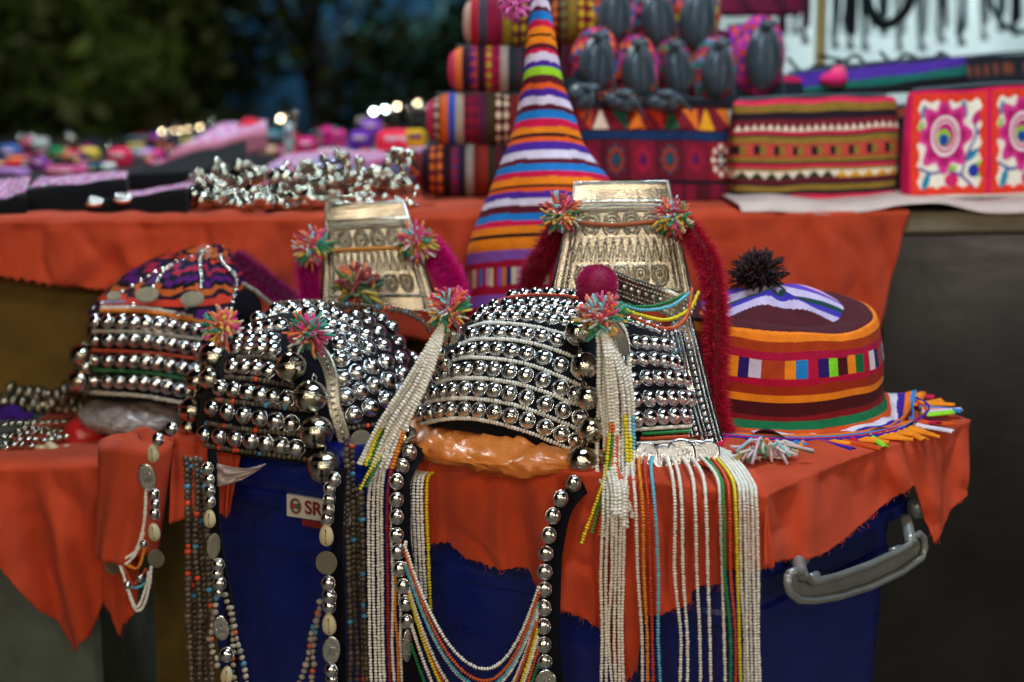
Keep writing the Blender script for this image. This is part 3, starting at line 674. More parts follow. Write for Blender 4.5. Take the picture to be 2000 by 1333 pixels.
# top tassel: bundle of white strings from pompom down the corner
for i in range(15):
    a = i/14; x0 = 1178+rng.normal(0, 4); xm = 1168+a*66+rng.normal(0, 3); xb = 1176+a*62+rng.normal(0, 3); Yo = 1.088-.012*math.sin(a*math.pi)+rng.normal(0, .002)
    yb = random.uniform(985, 1050); w_ = rng.normal(0, 7)
    base_c = WB
    sec = random.choice([None, OR, GR, YE, AM, SB, None]); s0 = random.uniform(.45, .7); s1 = s0+random.uniform(.12, .25)
    strand(front, [(x0, 640, 1.088), ((x0+xm)/2, 690, Yo), (xm-3, 760, Yo), (xm+w_*.6, 840, Yo), (xm+w_, 910, Yo-.012), (xb, 960, Yo-.03), (xb, yb, Yo-.038)], base_c, 5.2, 7.0,
           colfn=(lambda k, n, sec=sec, s0=s0, s1=s1: sec if sec and s0 < k/n < s1 else WB), n=80)
strand(front, [(1180, 628, 1.09), (1205, 628, 1.085), (1222, 650, 1.09), (1228, 700, 1.09), (1232, 760, 1.09)], WB, 5.2, 7)
# silver clasp beside the tassel
mb = MB(); strip(mb, [at(1195, 635, 1.083), at(1212, 660, 1.083), at(1218, 695, 1.086)], .010, 12, False); mb.build('clasp', M['silver'], front)
# loose coloured ends
strand(front, [(1190, 850, 1.07), (1183, 920, 1.06), (1165, 980, 1.055), (1136, 1060, 1.05)], YE, 4.2, 6.4)
strand(front, [(1196, 850, 1.07), (1188, 930, 1.06), (1170, 990, 1.055), (1156, 1040, 1.05)], '1c7c34', 4.2, 6.4)
strand(front, [(1200, 800, 1.08), (1192, 900, 1.065), (1178, 980, 1.055), (1170, 1045, 1.05)], OR, 4.2, 6.4)
# hanging strings: bottom row on the front of the bin
def z8(x, y): return 650+x/2.222, 880+y/2.222
def fr(x, y, o): P = FRONT(x, y, o); return (x, y, P.y)
for x, s in ((1170, 180), (1190, 190), (1208, 190), (1228, 210), (1247, 210), (1262, 190)):
    a, b = z8(x+3, s); c = z8(x, 1007)[0]; j = rng.normal(0, 1.5)
    strand(front, [(a+4, b-50, 1.062), (a+1, b, 1.055), fr(a, b+50, .026), fr(a+j-2, 1120, .020), fr(c-3-j, 1240, .018), fr(c+j, 1345, .018)], WB, 4.3, 6.5, n=90)
Rr = [(1300, 90, 1315, 1340, WB), (1325, 85, 1345, 1362, AM), (1355, 85, 1370, 1387, 'c03c18'), (1380, 85, 1398, 1418, SB), (1400, 82, 1485, 1502, WB), (1430, 80, 1515, 1535, WB), (1462, 80, 1573, 1592, WB),
      (1492, 80, 1620, 1637, WB), (1520, 78, 1682, 1700, WB), (1540, 74, 1696, 1722, '18843c'), (1562, 72, 1722, 1745, 'd0481c'), (1582, 72, 1748, 1766, YE), (1600, 72, 1768, 1784, WB), (1618, 72, 1785, 1800, WB), (1634, 74, 1802, 1816, WB), (1650, 76, 1820, 1834, WB), (1664, 80, 1838, 1850, WB)]
for i, (x0, y0, x1, x2, cl) in enumerate(Rr):
    A = z8(x0, y0); B = z8(x1, 190-(20 if i > 11 else 0)-.12*max(0, 1600-x1)*0); D = z8(x2, 1007); e = .026+.004*(i % 2); j = rng.normal(0, 1.6)
    mid = ((A[0]*.6+B[0]*.4), A[1]*.75+B[1]*.25)
    strand(front, [(A[0], A[1], 1.125, 1), (mid[0], mid[1]-4, 1.10, 1), (B[0]-8, B[1]-14, FRONT(B[0], B[1], -.004).y, 1), fr(B[0], B[1]+25, e), fr(B[0]+(D[0]-B[0])*.4+j, 1120, e), fr(D[0]-j, 1240, e), fr(D[0]+2, 1345, e)], cl, 4.2, 6.4, n=110)
# silver petals under the right rim
for x, y, rx, sy, tw in ((1262, 890, 24, .9, .3), (1297, 896, 26, .9, -.2), (1330, 890, 30, .95, .1), (1362, 892, 27, 1.0, -.2), (1385, 885, 22, 1, 0)):
    inst('silver_petal', DISC, front, at(x, y-4, 1.092), Quaternion((1, 0, 0), -.45) @ Quaternion((0, 1, 0), tw), (ppx(rx, 1.12), .006, ppx(rx*1.05, 1.12)*sy))
# left fringe: ~11 strings fanning down-left
for i in range(10):
    a = i/9; x1 = 700+a*62; yj = rng.normal(0, .003)
    strand(front, [(866-4*a+6*a, 630+rng.normal(0, 2), 1.125), (838+22*a, 672, 1.115), (792+44*a+rng.normal(0, 2), 750, 1.11+yj), (738+56*a+rng.normal(0, 2.5), 830, 1.105+yj), (x1+rng.normal(0, 3), 905+8*a, 1.10)], WB, 5.3, 6.9,
           colfn=(lambda k, n, i=i: (YE if i in (2,) else AM if i in (9,) else GR if i == 3 else WB) if k/n > .74 else WB), n=80)
strand(front, [(742, 890, 1.1), (722, 920, 1.098), (704, 955, 1.096)], YE, 4.2, 6.4); strand(front, [(748, 895, 1.1), (728, 925, 1.098), (716, 950, 1.096)], GR, 4.2, 6.4)
# strings that come down left of the strap
for x, cl, y0 in ((155, WB, 85), (175, WB, 75), (195, WB, 60), (212, WB, 50), (236, RD, 80), (255, WB, 160), (272, AM, 400), (290, WB, 430)):
    a, b = z8(x, y0); e = .03; j = rng.normal(0, 1.5)
    pts = [(a+12, b-14, 1.10), (a+3, b+30, 1.108), (a, b+90, 1.11), (a+j+1, 1150 if b < 1000 else 1200, 1.11), (a+3-j, 1260, 1.11), (a+6, 1345, 1.11)]
    strand(front, pts, cl, 4.2, 6.4, n=90)
for x, cl, yb in ((332, WB, 640), (350, WB, 660), (368, WB, 640), (385, WB, 640), (407, YE, 700)):
    a, b = z8(x, 110); c, d = z8(x+18, yb)
    strand(front, [(a+14, b-8, 1.14), (a+2, b+6, 1.12), (a, b+60, 1.115), (a+3, 1060, 1.118), (c-3, d-60, 1.12), (c, d, 1.12)], cl, 4.2, 6.4, n=90)
# straps of silver domes with cloth backing
def strap(parent, pts, r, w, shift=0, pend=None):
    mb = MB(); P = spl([at(x, y, Y+.004) for x, y, Y in pts], 50); T = np.gradient(P, axis=0); T /= np.linalg.norm(T, axis=1)[:, None]
    S = np.cross(T, [0, 1, 0]); S /= np.linalg.norm(S, axis=1)[:, None]; hw = ppx(w, 1.1)/2
    A = np.stack([P-S*hw+S*shift, P+S*hw+S*shift], 1); B = A+np.array([0, .003, 0]); V = np.concatenate([A, B[:, ::-1]], 1).reshape(-1, 3)
    mb.add(V, [(i*4+j, i*4+(j+1) % 4, (i+1)*4+(j+1) % 4, (i+1)*4+j) for i in range(49) for j in range(4)])
    mb.build('cloth_strap', M['navy'], parent, smooth=False)
def domes(parent, L, r):
    for x, y, Y in L: inst('strap_stud', STUD, parent, at(x, y, Y-.001), toward((random.uniform(-.15, .15), -1, random.uniform(-.1, .15))), (ppx(r, Y), ppx(r*1.12, Y), ppx(r*.9, Y)))
LS = [(800, 885, 1.115), (785, 911, 1.105), (774, 941, 1.1), (774, 977, 1.098), (774, 1010, 1.098), (774, 1046, 1.098), (777, 1078, 1.1), (781, 1112, 1.1), (787, 1146, 1.1), (793, 1179, 1.1), (794, 1215, 1.1)]
strap(front, [(805, 870, 1.12)]+LS+[(796, 1345, 1.1)], 14, 38, .004); domes(front, LS, 14)
RS = [(1120, 945, 1.065), (1095, 974, 1.06), (1080, 1008, 1.058), (1072, 1046, 1.058), (1066, 1082, 1.06), (1064, 1118, 1.06), (1063, 1152, 1.06), (1062, 1188, 1.06), (1061, 1224, 1.06), (1062, 1260, 1.06), (1064, 1294, 1.06)]
strap(front, [(1150, 925, 1.07)]+RS+[(1068, 1345, 1.06)], 14, 36, .006); domes(front, RS, 14.5)
inst('coin', DISC, front, at(1066, 1330, 1.055), Quaternion((1, 0, 0, 0)), (ppx(22, 1.06), .008, ppx(24, 1.06)))
inst('leaf_pendant', DISC, front, at(796, 1262, 1.095), Quaternion((0, 0, 1), .9), (ppx(15, 1.1), .006, ppx(36, 1.1)))
# loops between the straps
def loop(xa, ya, xb, yb, xs, ys, cl, o=0):
    ya_, yb_ = ya, yb
    pts = []
    for k in range(13):
        t = k/12; x = xa+(xb-xa)*t; 
        yl = ya+(yb-ya)*t; sag = (ys-(ya+(yb-ya)*.55))*(1-abs(2*t-1.1)**2.1/1.1**2.1 if t < .55 else 1-abs((t-.55)/.45)**2.1)
        pts.append((x, yl+sag, 1.098-.04*t+o))
    strand(front, pts, cl, 4.2, 6.3, n=110)
for xa, ya, xb, yb, ys, cl, o in ((790, 1065, 1052, 1148, 1305, WB, -.002), (791, 1080, 1052, 1160, 1328, OR, -.003), (792, 1100, 1050, 1185, 1345, WB, .0), (792, 1105, 1050, 1178, 1340, SB, -.001),
                              (795, 1140, 1050, 1200, 1385, WB, .002), (798, 1160, 1048, 1215, 1400, 'b84818', .001), (800, 1165, 1050, 1230, 1420, YE, .0), (800, 1210, 1050, 1245, 1440, WB, .0), (803, 1220, 1050, 1272, 1450, OR, .002), (803, 1260, 1050, 1300, 1470, '14703c', 0)):
    loop(xa, ya, xb, yb, 930, ys, cl, o)
# ------------------------------------------------------------ plastic stuffing
def crumple(name, label, c, a, b, d, mat, amp=.006, sc=16, cell=True):
    def rid(q): return (1-abs(noise.noise(q))*2.2)+.55*(1-abs(noise.noise(q*2.1+Vector((5, 1, 2))))*2.2)+.3*(1-abs(noise.noise(q*4.3))*2.2)
    mb = MB(); V, Q, T = uvs(116, 44); c = Vector(c); out = []; V = V+rng.normal(0, .005, V.shape)
    for v in V:
        P = Vector((v[0]*a, v[1]*b, v[2]*d)); q = P*sc+Vector((3, 7, 1))
        k = noise.voronoi(q+noise.noise_vector(q*.8)*.6)[0]; k2 = noise.voronoi(q*2.3+noise.noise_vector(q*1.5)*.5)[0]; h = (rid(q*.7)-1)*amp*.25+(k[1]-k[0])*amp*1.2+(k2[1]-k2[0])*amp*.35-amp*.4+rng.normal(0, amp*.12)
        n = Vector((v[0]/a, v[1]/b, v[2]/d)).normalized(); out.append(tuple(c+P+n*h))
    mb.add(out, None, np.concatenate([T, Q[:, :3], Q[:, [0, 2, 3]]])); o = mb.build(name, M[mat]); return tag(o, label, 'plastic bag')
crumple('plastic_bag', 'crumpled orange plastic bag stuffed under the front headdress', (.020, 1.205, ZL+.004), .120, .130, .0245, 'bag_o', .0085, 15)
crumple('plastic_bag', 'crumpled clear pinkish plastic bag under the leftmost headdress', at(272, 805, 1.43), .060, .07, .020, 'bag_g', .006, 30)
mb = MB()
def f(u, v):
    P = at(424+95*u, 905+(46-46*u)*v+10*math.sin(u*3), 1.155); P.y += .004*noise.noise(Vector((u*4, v*4, 2))); return P
grid(mb, f, 20, 12); o = mb.build('plastic_scrap', M['bag_g'], solid=.0006); tag(o, 'clear plastic scrap poking from under the middle headdress', 'plastic scrap')
# ------------------------------------------------------------ MIDDLE HEADDRESS
def z2(x, y): return 100+x/2.613, 450+y/2.613
def Z2(L): return [z2(*p) for p in L]
MBd = Body(at(618, 852, 1.30), .112, .105, .118, 2.2)
midh = thing('headdress', 'silver ball headdress with brown seed bead strings and big bells, second from left', 'headdress', (MBd.C.x, MBd.C.y, ZL), 'beaded silver headdresses')
mb = MB(); MBd.shell(mb, Z2([(740, 1120), (900, 1135), (1100, 1165), (1290, 1190), (1450, 1170), (1600, 1080), (1800, 1000)]), th=.001); mb.build('cap', M['navy'], midh, solid=.003)
ST = []
for r, n in (([(1015, 520), (1090, 500), (1170, 490)], 4), ([(960, 560), (1040, 560), (1130, 565)], 4), ([(945, 605), (1040, 600), (1130, 612)], 4), ([(925, 700), (1000, 700), (1110, 715)], 4), ([(865, 808), (970, 820), (1200, 862)], 6), ([(825, 905), (970, 940), (1225, 988)], 6), ([(785, 1042), (990, 1070), (1250, 1112)], 7)):
    ST += row(MBd, Z2(r), 17.8, n, off=.1)
for r, n in (([(1060, 455), (1230, 420), (1450, 440)], 7), ([(1150, 410), (1300, 392), (1450, 400)], 5), ([(1430, 480), (1560, 430), (1610, 420)], 4), ([(1420, 530), (1560, 480), (1680, 455)], 5), ([(1470, 585), (1600, 535), (1735, 500)], 5), ([(1475, 660), (1625, 605), (1770, 575)], 5),
             ([(1490, 755), (1640, 695), (1785, 655)], 5), ([(1505, 850), (1670, 785), (1790, 735)], 5), ([(1545, 945), (1690, 875), (1790, 820)], 4)):
    ST += row(MBd, Z2(r), 17, n, off=.1)
for z in (-.005, .02, .045, .07):
    rr = MBd.a*(1-abs(z/MBd.c)**2.2)**(1/2.2)
    for i in range(14):
        a = math.radians(8+i*12); P = MBd.C+Vector((rr*math.cos(a), rr*math.sin(a)*MBd.b/MBd.a, z)); ST.append((P, MBd.nrm(P), .0066))
studs(midh, ST)
def seedcol(k, n):
    h = random.randrange(27)
    return 'd04a20' if h == 3 else '4890b8' if h == 8 else random.choice(['54483a', '5e5242', '483e34'])
for r in ([(960, 655), (1050, 650), (1140, 660)], [(900, 752), (1050, 765), (1230, 795)], [(850, 868), (1020, 885), (1270, 915)], [(800, 985), (1000, 1015), (1290, 1045)], [(750, 1090), (1000, 1130), (1320, 1170)], [(1150, 380), (1350, 372), (1600, 420)], [(1470, 1020), (1600, 1000), (1700, 985)]):
    mb = MB(); band(MBd, mb, Z2(r), 5.4, 10, None, colfn=seedcol, sq=.9); mb.build('seed_band', M['seed'], midh)
# corner ridge with silver ornaments
mb = MB(); W = []
for x, y in Z2([(1300, 570), (1390, 660), (1430, 780), (1440, 900), (1480, 1030), (1510, 1150)]): P, n = MBd.hit(x, y); W.append(P+n*.004)
strip(mb, W, .012, 40, True, dotr=.0009); mb.build('silver_strip', M['tin'], midh)
mb = MB(); band(MBd, mb, Z2([(1340, 560), (1440, 680), (1460, 850), (1500, 1000), (1530, 1160)]), 5, 9, None, colfn=seedcol, off=1.2); mb.build('seed_band', M['seed'], midh)
for x, y, r in ((830, 650, 29), (750, 770, 24), (722, 920, 26), (662, 1110, 27), (1225, 700, 29), (1320, 850, 32), (1352, 1030, 32), (1392, 1205, 32), (810, 760, 20), (700, 1010, 17)):
    a, b = z2(x, y); P, n = MBd.hit(a, b); bell(midh, a, b, P.y-.014, r*1.08, (random.uniform(-.25, .25), .5, 1), random.uniform(-.25, .25))
pom('yarn_pompom', midh, at(*z2(1310, 535), 1.185), ppx(56, 1.19), 70, ['e8308c', '1fa08c', 'f0f0e8', 'c0185c', 'f07a38', '128a6a'])
pom('yarn_pompom', midh, at(*z2(870, 500), 1.24), ppx(52, 1.24), 70, ['ff8a58', 'f0c040', 'e8308c', 'e8e4dc', '1fa08c', 'f0702a'])
pom('yarn_pompom', midh, at(*z2(1560, 300), 1.33), ppx(62, 1.33), 60, ['e87030', '8c1428', '1a5a3a', 'c8a830', '6c7838', '8c1428'], th=.06)
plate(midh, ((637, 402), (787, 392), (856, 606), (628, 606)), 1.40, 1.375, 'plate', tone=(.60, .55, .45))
mb = MB(); tube(mb, [at(640, 490, 1.385), at(700, 487, 1.378), at(785, 484, 1.385)], .0021, 'd08020', ns=8); mb.build('cord', M['yarn'], midh)
for x, y in ((612, 484), (812, 476)): pom('yarn_pompom', midh, at(x, y, 1.38), ppx(50, 1.38), 75, up=(0, -.6, .1))
boa('down_fringe', midh, [at(608, 490, 1.4), at(600, 530, 1.4), at(606, 580, 1.4), at(600, 615, 1.4)], ppx(26, 1.4), 'd8149c', '80084c', 6000)
boa('down_fringe', midh, [at(835, 480, 1.4), at(858, 510, 1.4), at(880, 545, 1.4), at(892, 590, 1.39)], ppx(32, 1.4), 'dc1088', '80083c', 8000)
for x0, col_ in ((0, '6c5c50'), (16, '5a4c40'), (30, '50443a')):
    strand(midh, [(640+x0, 592+x0*.3, 1.3), (730+x0, 600, 1.29), (800+x0*.5, 616, 1.28), (838, 640+x0*.3, 1.27)], None, 4.5, 8, colfn=seedcol, mat='seed')
def z7(x, y): return 150+x/2.76, 850+y/2.76
def dangling(x0, y0, x1, y1, Y, r=7.2, parent=None, cf=seedcol, mat='seed', name='seed_string', pitch=11.5, wob=2):
    a = z7(x0, y0); b = z7(x1, y1); pts = [(a[0]+(b[0]-a[0])*k/6+rng.normal(0, wob)*(k > 0), a[1]+(b[1]-a[1])*k/6, Y) for k in range(7)]
    strand(parent, pts, None, r, pitch, colfn=cf, mat=mat, sq=.92, name=name, n=80, jit=.12)
for x0, x1, Y, y0 in ((588, 618, 1.165, 130), (612, 640, 1.175, 140), (640, 668, 1.168, 130), (660, 690, 1.176, 140), (690, 738, 1.17, 280)): dangling(x0, y0, x1, 1370, Y, parent=midh)
for x0, x1, Y, y0 in ((1450, 1478, 1.14, 20), (1480, 1510, 1.15, 60), (1530, 1565, 1.145, 280), (1505, 1545, 1.155, 300)): dangling(x0, y0, x1, 1370, Y, parent=midh)
grcol = lambda k, n: 'c05a28' if (k*37+n) % 9 == 4 else '48809c' if (k*37+n) % 13 == 7 else random.choice(['9c9488', '8c8478', 'a89f90'])
for x0, y0, x1, y1 in ((800, 860, 930, 1370), (750, 880, 715, 1100), (715, 1100, 760, 1240), (1310, 900, 1200, 1370), (1300, 960, 1265, 1370), (830, 930, 860, 1370)): dangling(x0, y0, x1, y1, 1.16, 7, midh, grcol, pitch=14)
def hang(parent, items, Y, conv):
    for kind, x, y, s in items:
        P = at(*conv(x, y), Y); r = ppx(s, Y); q = Quaternion((0, 1, 0), random.uniform(-.15, .15))
        if kind == 's': inst('strap_stud', STUD, parent, P, toward((random.uniform(-.3, .3), -1, .1)), (r, r*1.1, r))
        elif kind == 'c': inst('cowrie', COWRIE, parent, P, q, r)
        elif kind == 'k': inst('old_coin', COIN, parent, P, q, (r, .012, r*1.15))
        elif kind == 'e': inst('old_coin', COIN, parent, P, Quaternion((0, 0, 1), 1.1), (r, .012, r*1.3))
        elif kind == 'd': inst('silver_charm', DISC, parent, P, q, (r*.8, .012, r*1.3))
strap(midh, [(*z7(700, 90), 1.16), (*z7(712, 250), 1.155), (*z7(720, 500), 1.155), (*z7(765, 780), 1.155), (*z7(800, 1000), 1.155), (*z7(830, 1370), 1.155)], 14, 20, .004)
hang(midh, [('s', 705, 180, 11), ('s', 712, 240, 11), ('s', 716, 300, 11), ('s', 718, 360, 11), ('c', 716, 450, 20), ('e', 738, 600, 21), ('s', 763, 700, 12), ('s', 758, 750, 11), ('s', 770, 800, 13), ('s', 762, 850, 9), ('d', 778, 1040, 21), ('s', 806, 1185, 14), ('c', 808, 1295, 21)], 1.148, z7)
strap(midh, [(*z7(1400, 180), 1.13), (*z7(1385, 300), 1.125), (*z7(1375, 600), 1.125), (*z7(1385, 900), 1.125), (*z7(1395, 1370), 1.125)], 14, 26, .004)
hang(midh, [('s', 1385, 240, 14), ('s', 1362, 290, 12), ('s', 1362, 345, 12), ('s', 1355, 400, 12), ('s', 1350, 450, 13), ('c', 1345, 540, 24), ('k', 1345, 690, 22), ('s', 1355, 800, 14), ('s', 1360, 870, 15), ('s', 1362, 925, 13), ('c', 1360, 1020, 24), ('d', 1372, 1160, 24), ('s', 1370, 1270, 14), ('s', 1372, 1320, 12)], 1.117, z7)
inst('old_coin', COIN, midh, at(*z2(1580, 1080), 1.19), Quaternion((0, 0, 1), .4), (ppx(23, 1.2), .01, ppx(25, 1.2)))
# ------------------------------------------------------------ LEFT HEADDRESS
LB = Body(at(325, 690, 1.46), .077, .085, .060, 6.0)
left = thing('headdress', 'leftmost headdress with patchwork cloth crown above rows of silver balls', 'headdress', (LB.C.x, LB.C.y, ZL-.04), 'beaded silver headdresses')
mb = MB(); LB.shell(mb, Z2([(205, 850), (450, 870), (720, 900)]), th=.001, zdef=-.052); mb.build('cap', M['navy'], left, solid=.003)
ST = []
for r in ([(225, 465), (480, 472), (745, 505)], [(225, 558), (480, 562), (745, 605)], [(225, 662), (480, 672), (735, 715)], [(225, 768), (480, 780), (715, 825)]): ST += row(LB, Z2(r), 15, 9, off=.1)
studs(left, ST)
for r, cl, rad in (([(220, 515), (480, 520), (755, 555)], 'a8a090', 4), ([(222, 612), (480, 622), (740, 655)], 'b4401c', 4), ([(222, 712), (480, 725), (720, 765)], '1c6c34', 4), ([(210, 825), (470, 845), (720, 890)], 'b8b0a0', 5),
                   ([(265, 378), (500, 382), (860, 432)], '7088a8', 4.5), ([(265, 390), (500, 396), (860, 448)], '9c2c1c', 4.5), ([(265, 403), (500, 410), (850, 464)], 'c8c0b4', 4.5), ([(265, 418), (500, 425), (845, 480)], 'd87c20', 5)):
    mb = MB(); band(LB, mb, Z2(r), rad, 5, cl, off=.8); mb.build('bead_band', M['bead'], left)
# patchwork crown
CC = ['16204a', '0c0c18', 'd0402c', '141424', 'c8602a', '0c0c18', '5a1870', '101830', 'b02848']
def crown(mb):
    c0 = at(335, 605, 1.46); tip = at(425, 490, 1.47)
    def f(u, v):
        a = 2*math.pi*u; r = .084*(1-v)**.75; C = c0.lerp(tip, v); w_ = .010*math.sin(4*a+v*4)*math.sin(v*3.1)
        return C+Vector((math.cos(a)*(r+w_), math.sin(a)*(r+w_)*.9, .012*math.sin(v*math.pi)+.006*math.sin(3*a)*v))
    def cf(u, v):
        k = v*15+math.sin(u*2*math.pi*11)*.6*(v > .2); zz = int(u*40) % 2
        if v < .1: return '5a1870' if zz else '1a1a30'
        return CC[int(k+(.6 if zz and .3 < v < .8 else 0)) % 9]
    grid(mb, f, 160, 60, cf)
    return f
mb = MB(); cf_ = crown(mb); cr = mb.build('cloth_crown', M['cloth'], left, solid=.002)
mb = MB()
for ph in (.56, .66, .78, .9):
    for k in range(14):
        v = .06+k*.064; P = Vector(cf_(ph+.04*math.sin(v*5), v)); sph(mb, P+Vector((0, -.002, .001)), .0030, tmpl=S16)
mb.build('silver_piping', M['silver'], left)
for x, y, r in ((320, 335, 11), (490, 330, 18), (720, 352, 18)): P = at(*z2(x, y), 1.382); inst('old_coin', COIN, left, P, Quaternion((1, 0, 0), -.7), (ppx(r, 1.38)*1.3, .01, ppx(r, 1.38)))
pom('yarn_pompom', left, at(402, 500, 1.45), ppx(26, 1.45), 40, ['f08868', 'e8d0c0', 'f0a040', 'c04060', '60b0a0'])
for x, y, r in ((150, 640, 20), (175, 700, 14), (142, 770, 21), (158, 690, 12), (170, 655, 11), (172, 780, 12), (165, 605+40, 11)):
    a, b = (100+x/2.613, 450+y/2.613); bell(left, a, b, 1.40, r*1.15, (random.uniform(-.5, .5), .3, 1))
boa('down_fringe', left, [at(455, 505, 1.46), at(490, 530, 1.455), at(530, 560, 1.45), at(575, 595, 1.44)], ppx(27, 1.45), '8c1860', '4a0830', 6000)
strand(left, [(476, 555, 1.40), (500, 570, 1.39), (530, 595, 1.39), (550, 615, 1.39)], '8c8880', 5, 7, mat='seed')
mb = MB(); sph(mb, at(468, 602, 1.45), .023, '0c1c24', tmpl=S32, sc=(1, 1, .9)); mb.build('crown_lining', M['navy'], left)
def zb(x, y): return x/2.107, 700+y/2.107
hang(left, [('s', 705, 290, 12), ('s', 650, 335, 12), ('c', 630, 392, 20), ('d', 605, 490, 23), ('s', 633, 560, 11), ('s', 637, 600, 10), ('s', 634, 640, 11), ('c', 634, 715, 20), ('k', 642, 825, 17), ('s', 590, 765, 7), ('s', 575, 905, 8), ('s', 525, 935, 7)], 1.19, zb)
hang(left, [('k', 463, 855, 16), ('c', 425, 465, 15)], 1.225, zb)
for p, cl in (([(600, 545), (592, 680), (560, 790), (500, 830)], WB), ([(590, 720), (560, 800), (520, 845), (495, 820)], WB), ([(600, 760), (570, 860), (520, 850)], AM), ([(490, 840), (520, 930), (545, 1010), (568, 1040), (595, 1010), (615, 930), (622, 860)], WB),
              ([(500, 860), (530, 960), (565, 1025), (600, 940), (612, 880)], WB), ([(520, 930), (560, 945), (600, 925)], SB), ([(510, 860), (550, 930), (600, 870)], 'b04018')):
    strand(left, [(*zb(*q), 1.20) for q in p], cl, 4, 5)
#PART3
# ------------------------------------------------------------ POINTED HAT
def hat_cols():
    PU, WH, MA, BL, CR, ORA, BK, RO, LI, LA = '4a2496', 'd8cce4', '5a1222', '1c78c8', 'd01448', 'f08418', '180c10', 'e0581c', '98d028', '9058c0'
    z = lambda a: a/3.077
    L = [(0, PU), (z(40), WH), (z(90), MA), (z(115), BL), (z(170), CR), (z(210), ORA), (z(250), BK), (z(265), ORA), (z(310), MA), (z(340), CR), (z(365), WH), (z(415), PU), (z(450), LI), (z(500), MA), (z(550), RO), (z(585), PU), (z(630), WH), (z(680), MA), (z(715), BL), (z(765), CR),
         (z(810), ORA), (z(850), BK), (z(870), RO), (z(900), PU), (z(950), WH), (z(1000), MA), (z(1030), BL), (z(1075), CR), (z(1110), ORA), (z(1155), BK), (z(1170), RO), (z(1195), PU), (z(1235), WH)]
    y = lambda a: 330+a/2.857
    L += [(y(242), MA), (y(285), BL), (y(325), CR), (y(355), ORA), (y(395), BK), (y(415), ORA), (y(480), LA), (y(540), 'b01038'), (y(575), 'PATCH'), (y(675), 'b01038'), (y(725), LA), (y(790), 'b01038')]
    return L
HC = hat_cols()
Lp_ = [(-60, 1046), (0, 1038), (97, 1027), (146, 1024), (234, 1008), (286, 992), (341, 969), (383, 953), (416, 938), (455, 922), (490, 911), (600, 908), (660, 905)]
Rp_ = [(-60, 1066), (0, 1071), (65, 1083), (130, 1093), (169, 1101), (228, 1122), (280, 1138), (309, 1157), (351, 1190), (400, 1210), (490, 1225), (600, 1230), (660, 1235)]
def ip(P, y): return float(np.interp(y, [p[0] for p in P], [p[1] for p in P]))
mb = MB(); NV = 300
def hf(u, v):
    y = -55+v*(655+55); xl, xr = ip(Lp_, y), ip(Rp_, y); c = at((xl+xr)/2, y, 1.50); hw = (xr-xl)/2*1.5/F; a = 2*math.pi*u
    wr = (.002*math.sin(a*3+v*9)+.005*noise.noise(Vector((math.cos(a)*1.5, math.sin(a)*1.5, v*6))))*min(1, v*2)
    front_ = -math.sin(a)
    return c+Vector((hw*math.cos(a)*(1), hw*.55*math.sin(a)+wr, (.006+.04*hw)*max(0, front_)*1.3))
def hcol(u, v):
    y = -55+v*710; y += 1.8*noise.noise(Vector((math.cos(u*6.28)*2.2, math.sin(u*6.28)*2.2, y*.012))); c = HC[0][1]
    for a, b in HC:
        if y >= a: c = b
    if c == 'PATCH':
        k = (u*2 % 1)*60; i = int(k) % 14
        return ['d0a0c8', 'e0d0a8', 'b01038', 'b01038', '9058c0', 'e0842a', '2c1c80', 'e8e0c0', 'e8c030', 'd0a0c8', 'b01038', '1c78c8', 'e8e0d0', 'b01038'][i]
    return c
grid(mb, hf, 96, NV, hcol)
ph = thing('pointed_hat', 'tall pointed striped cloth hat with pink tassel at its tip', 'hat', (.03, 1.5, ZL))
mb.build('hat_cone', M['cloth'], ph)
pom('tassel', ph, at(1006, 4, 1.46), ppx(40, 1.46), 60, ['f060c8', 'e848b8', 'ff7cd8'], up=(-.6, -.4, -.6), th=.07)
# ------------------------------------------------------------ ROUND HAT
HC0 = at(1503, 700, 1.25); HX, HY = HC0.x*1.03, 1.29
rh = thing('round_hat', 'round striped cloth hat with dark pompom and ribbon fringe brim, at right', 'hat', (HX, HY, ZL))
def zfront(yz, r):   # world z of zoom-6 row at front of hat radius r
    return at(1503, 430+yz/2.666, HY-r).z
prof = [(545, .064), (551, .076), (562, .085), (586, .091), (625, .094), (725, .097), (830, .100), (950, .1005), (1010, .101), (1040, .102), (1090, .105), (1130, .113), (1165, .124), (1190,   .133)]
prof = [(a, r*1.03) for a, r in prof]
PZ = [(zfront(a, r), r) for a, r in prof]
ztop = PZ[0][0]
COLS = [(0, '4a1420'), (572, 'e87c18'), (625, 'ac3c14'), (682, 'b01040'), (725, 'PATCH'), (828, 'b80c3c'), (860, 'a03014'), (912, 'f08c1c'), (948, '4a1018'), (1012, '7c1018'), (1042, '127048'), (1090, 'd04c18'), (1112, 'd8d0e0'), (1142, '3a1c90'), (1165, 'e0701c'), (1182, '2a80c8'), (1203, 'c84c18')]
CZs = [(zfront(a, float(np.interp(a, [p[0] for p in prof], [p[1] for p in prof]))), c) for a, c in COLS]
PATCH = ['d0101c', '1a6030', 'b80c3c', 'b80c3c', 'f08c1c', '2c1468', 'd0c8e0', 'b0401c', 'b0401c', 'f08c1c', '1c80d0', 'b80c3c', '2c1468', '80e028', '4a1018', 'f08c1c', '126a38', 'b80c3c', 'e0d8e0', '1a2870', 'b0401c', '1c70a0', 'e8a090']
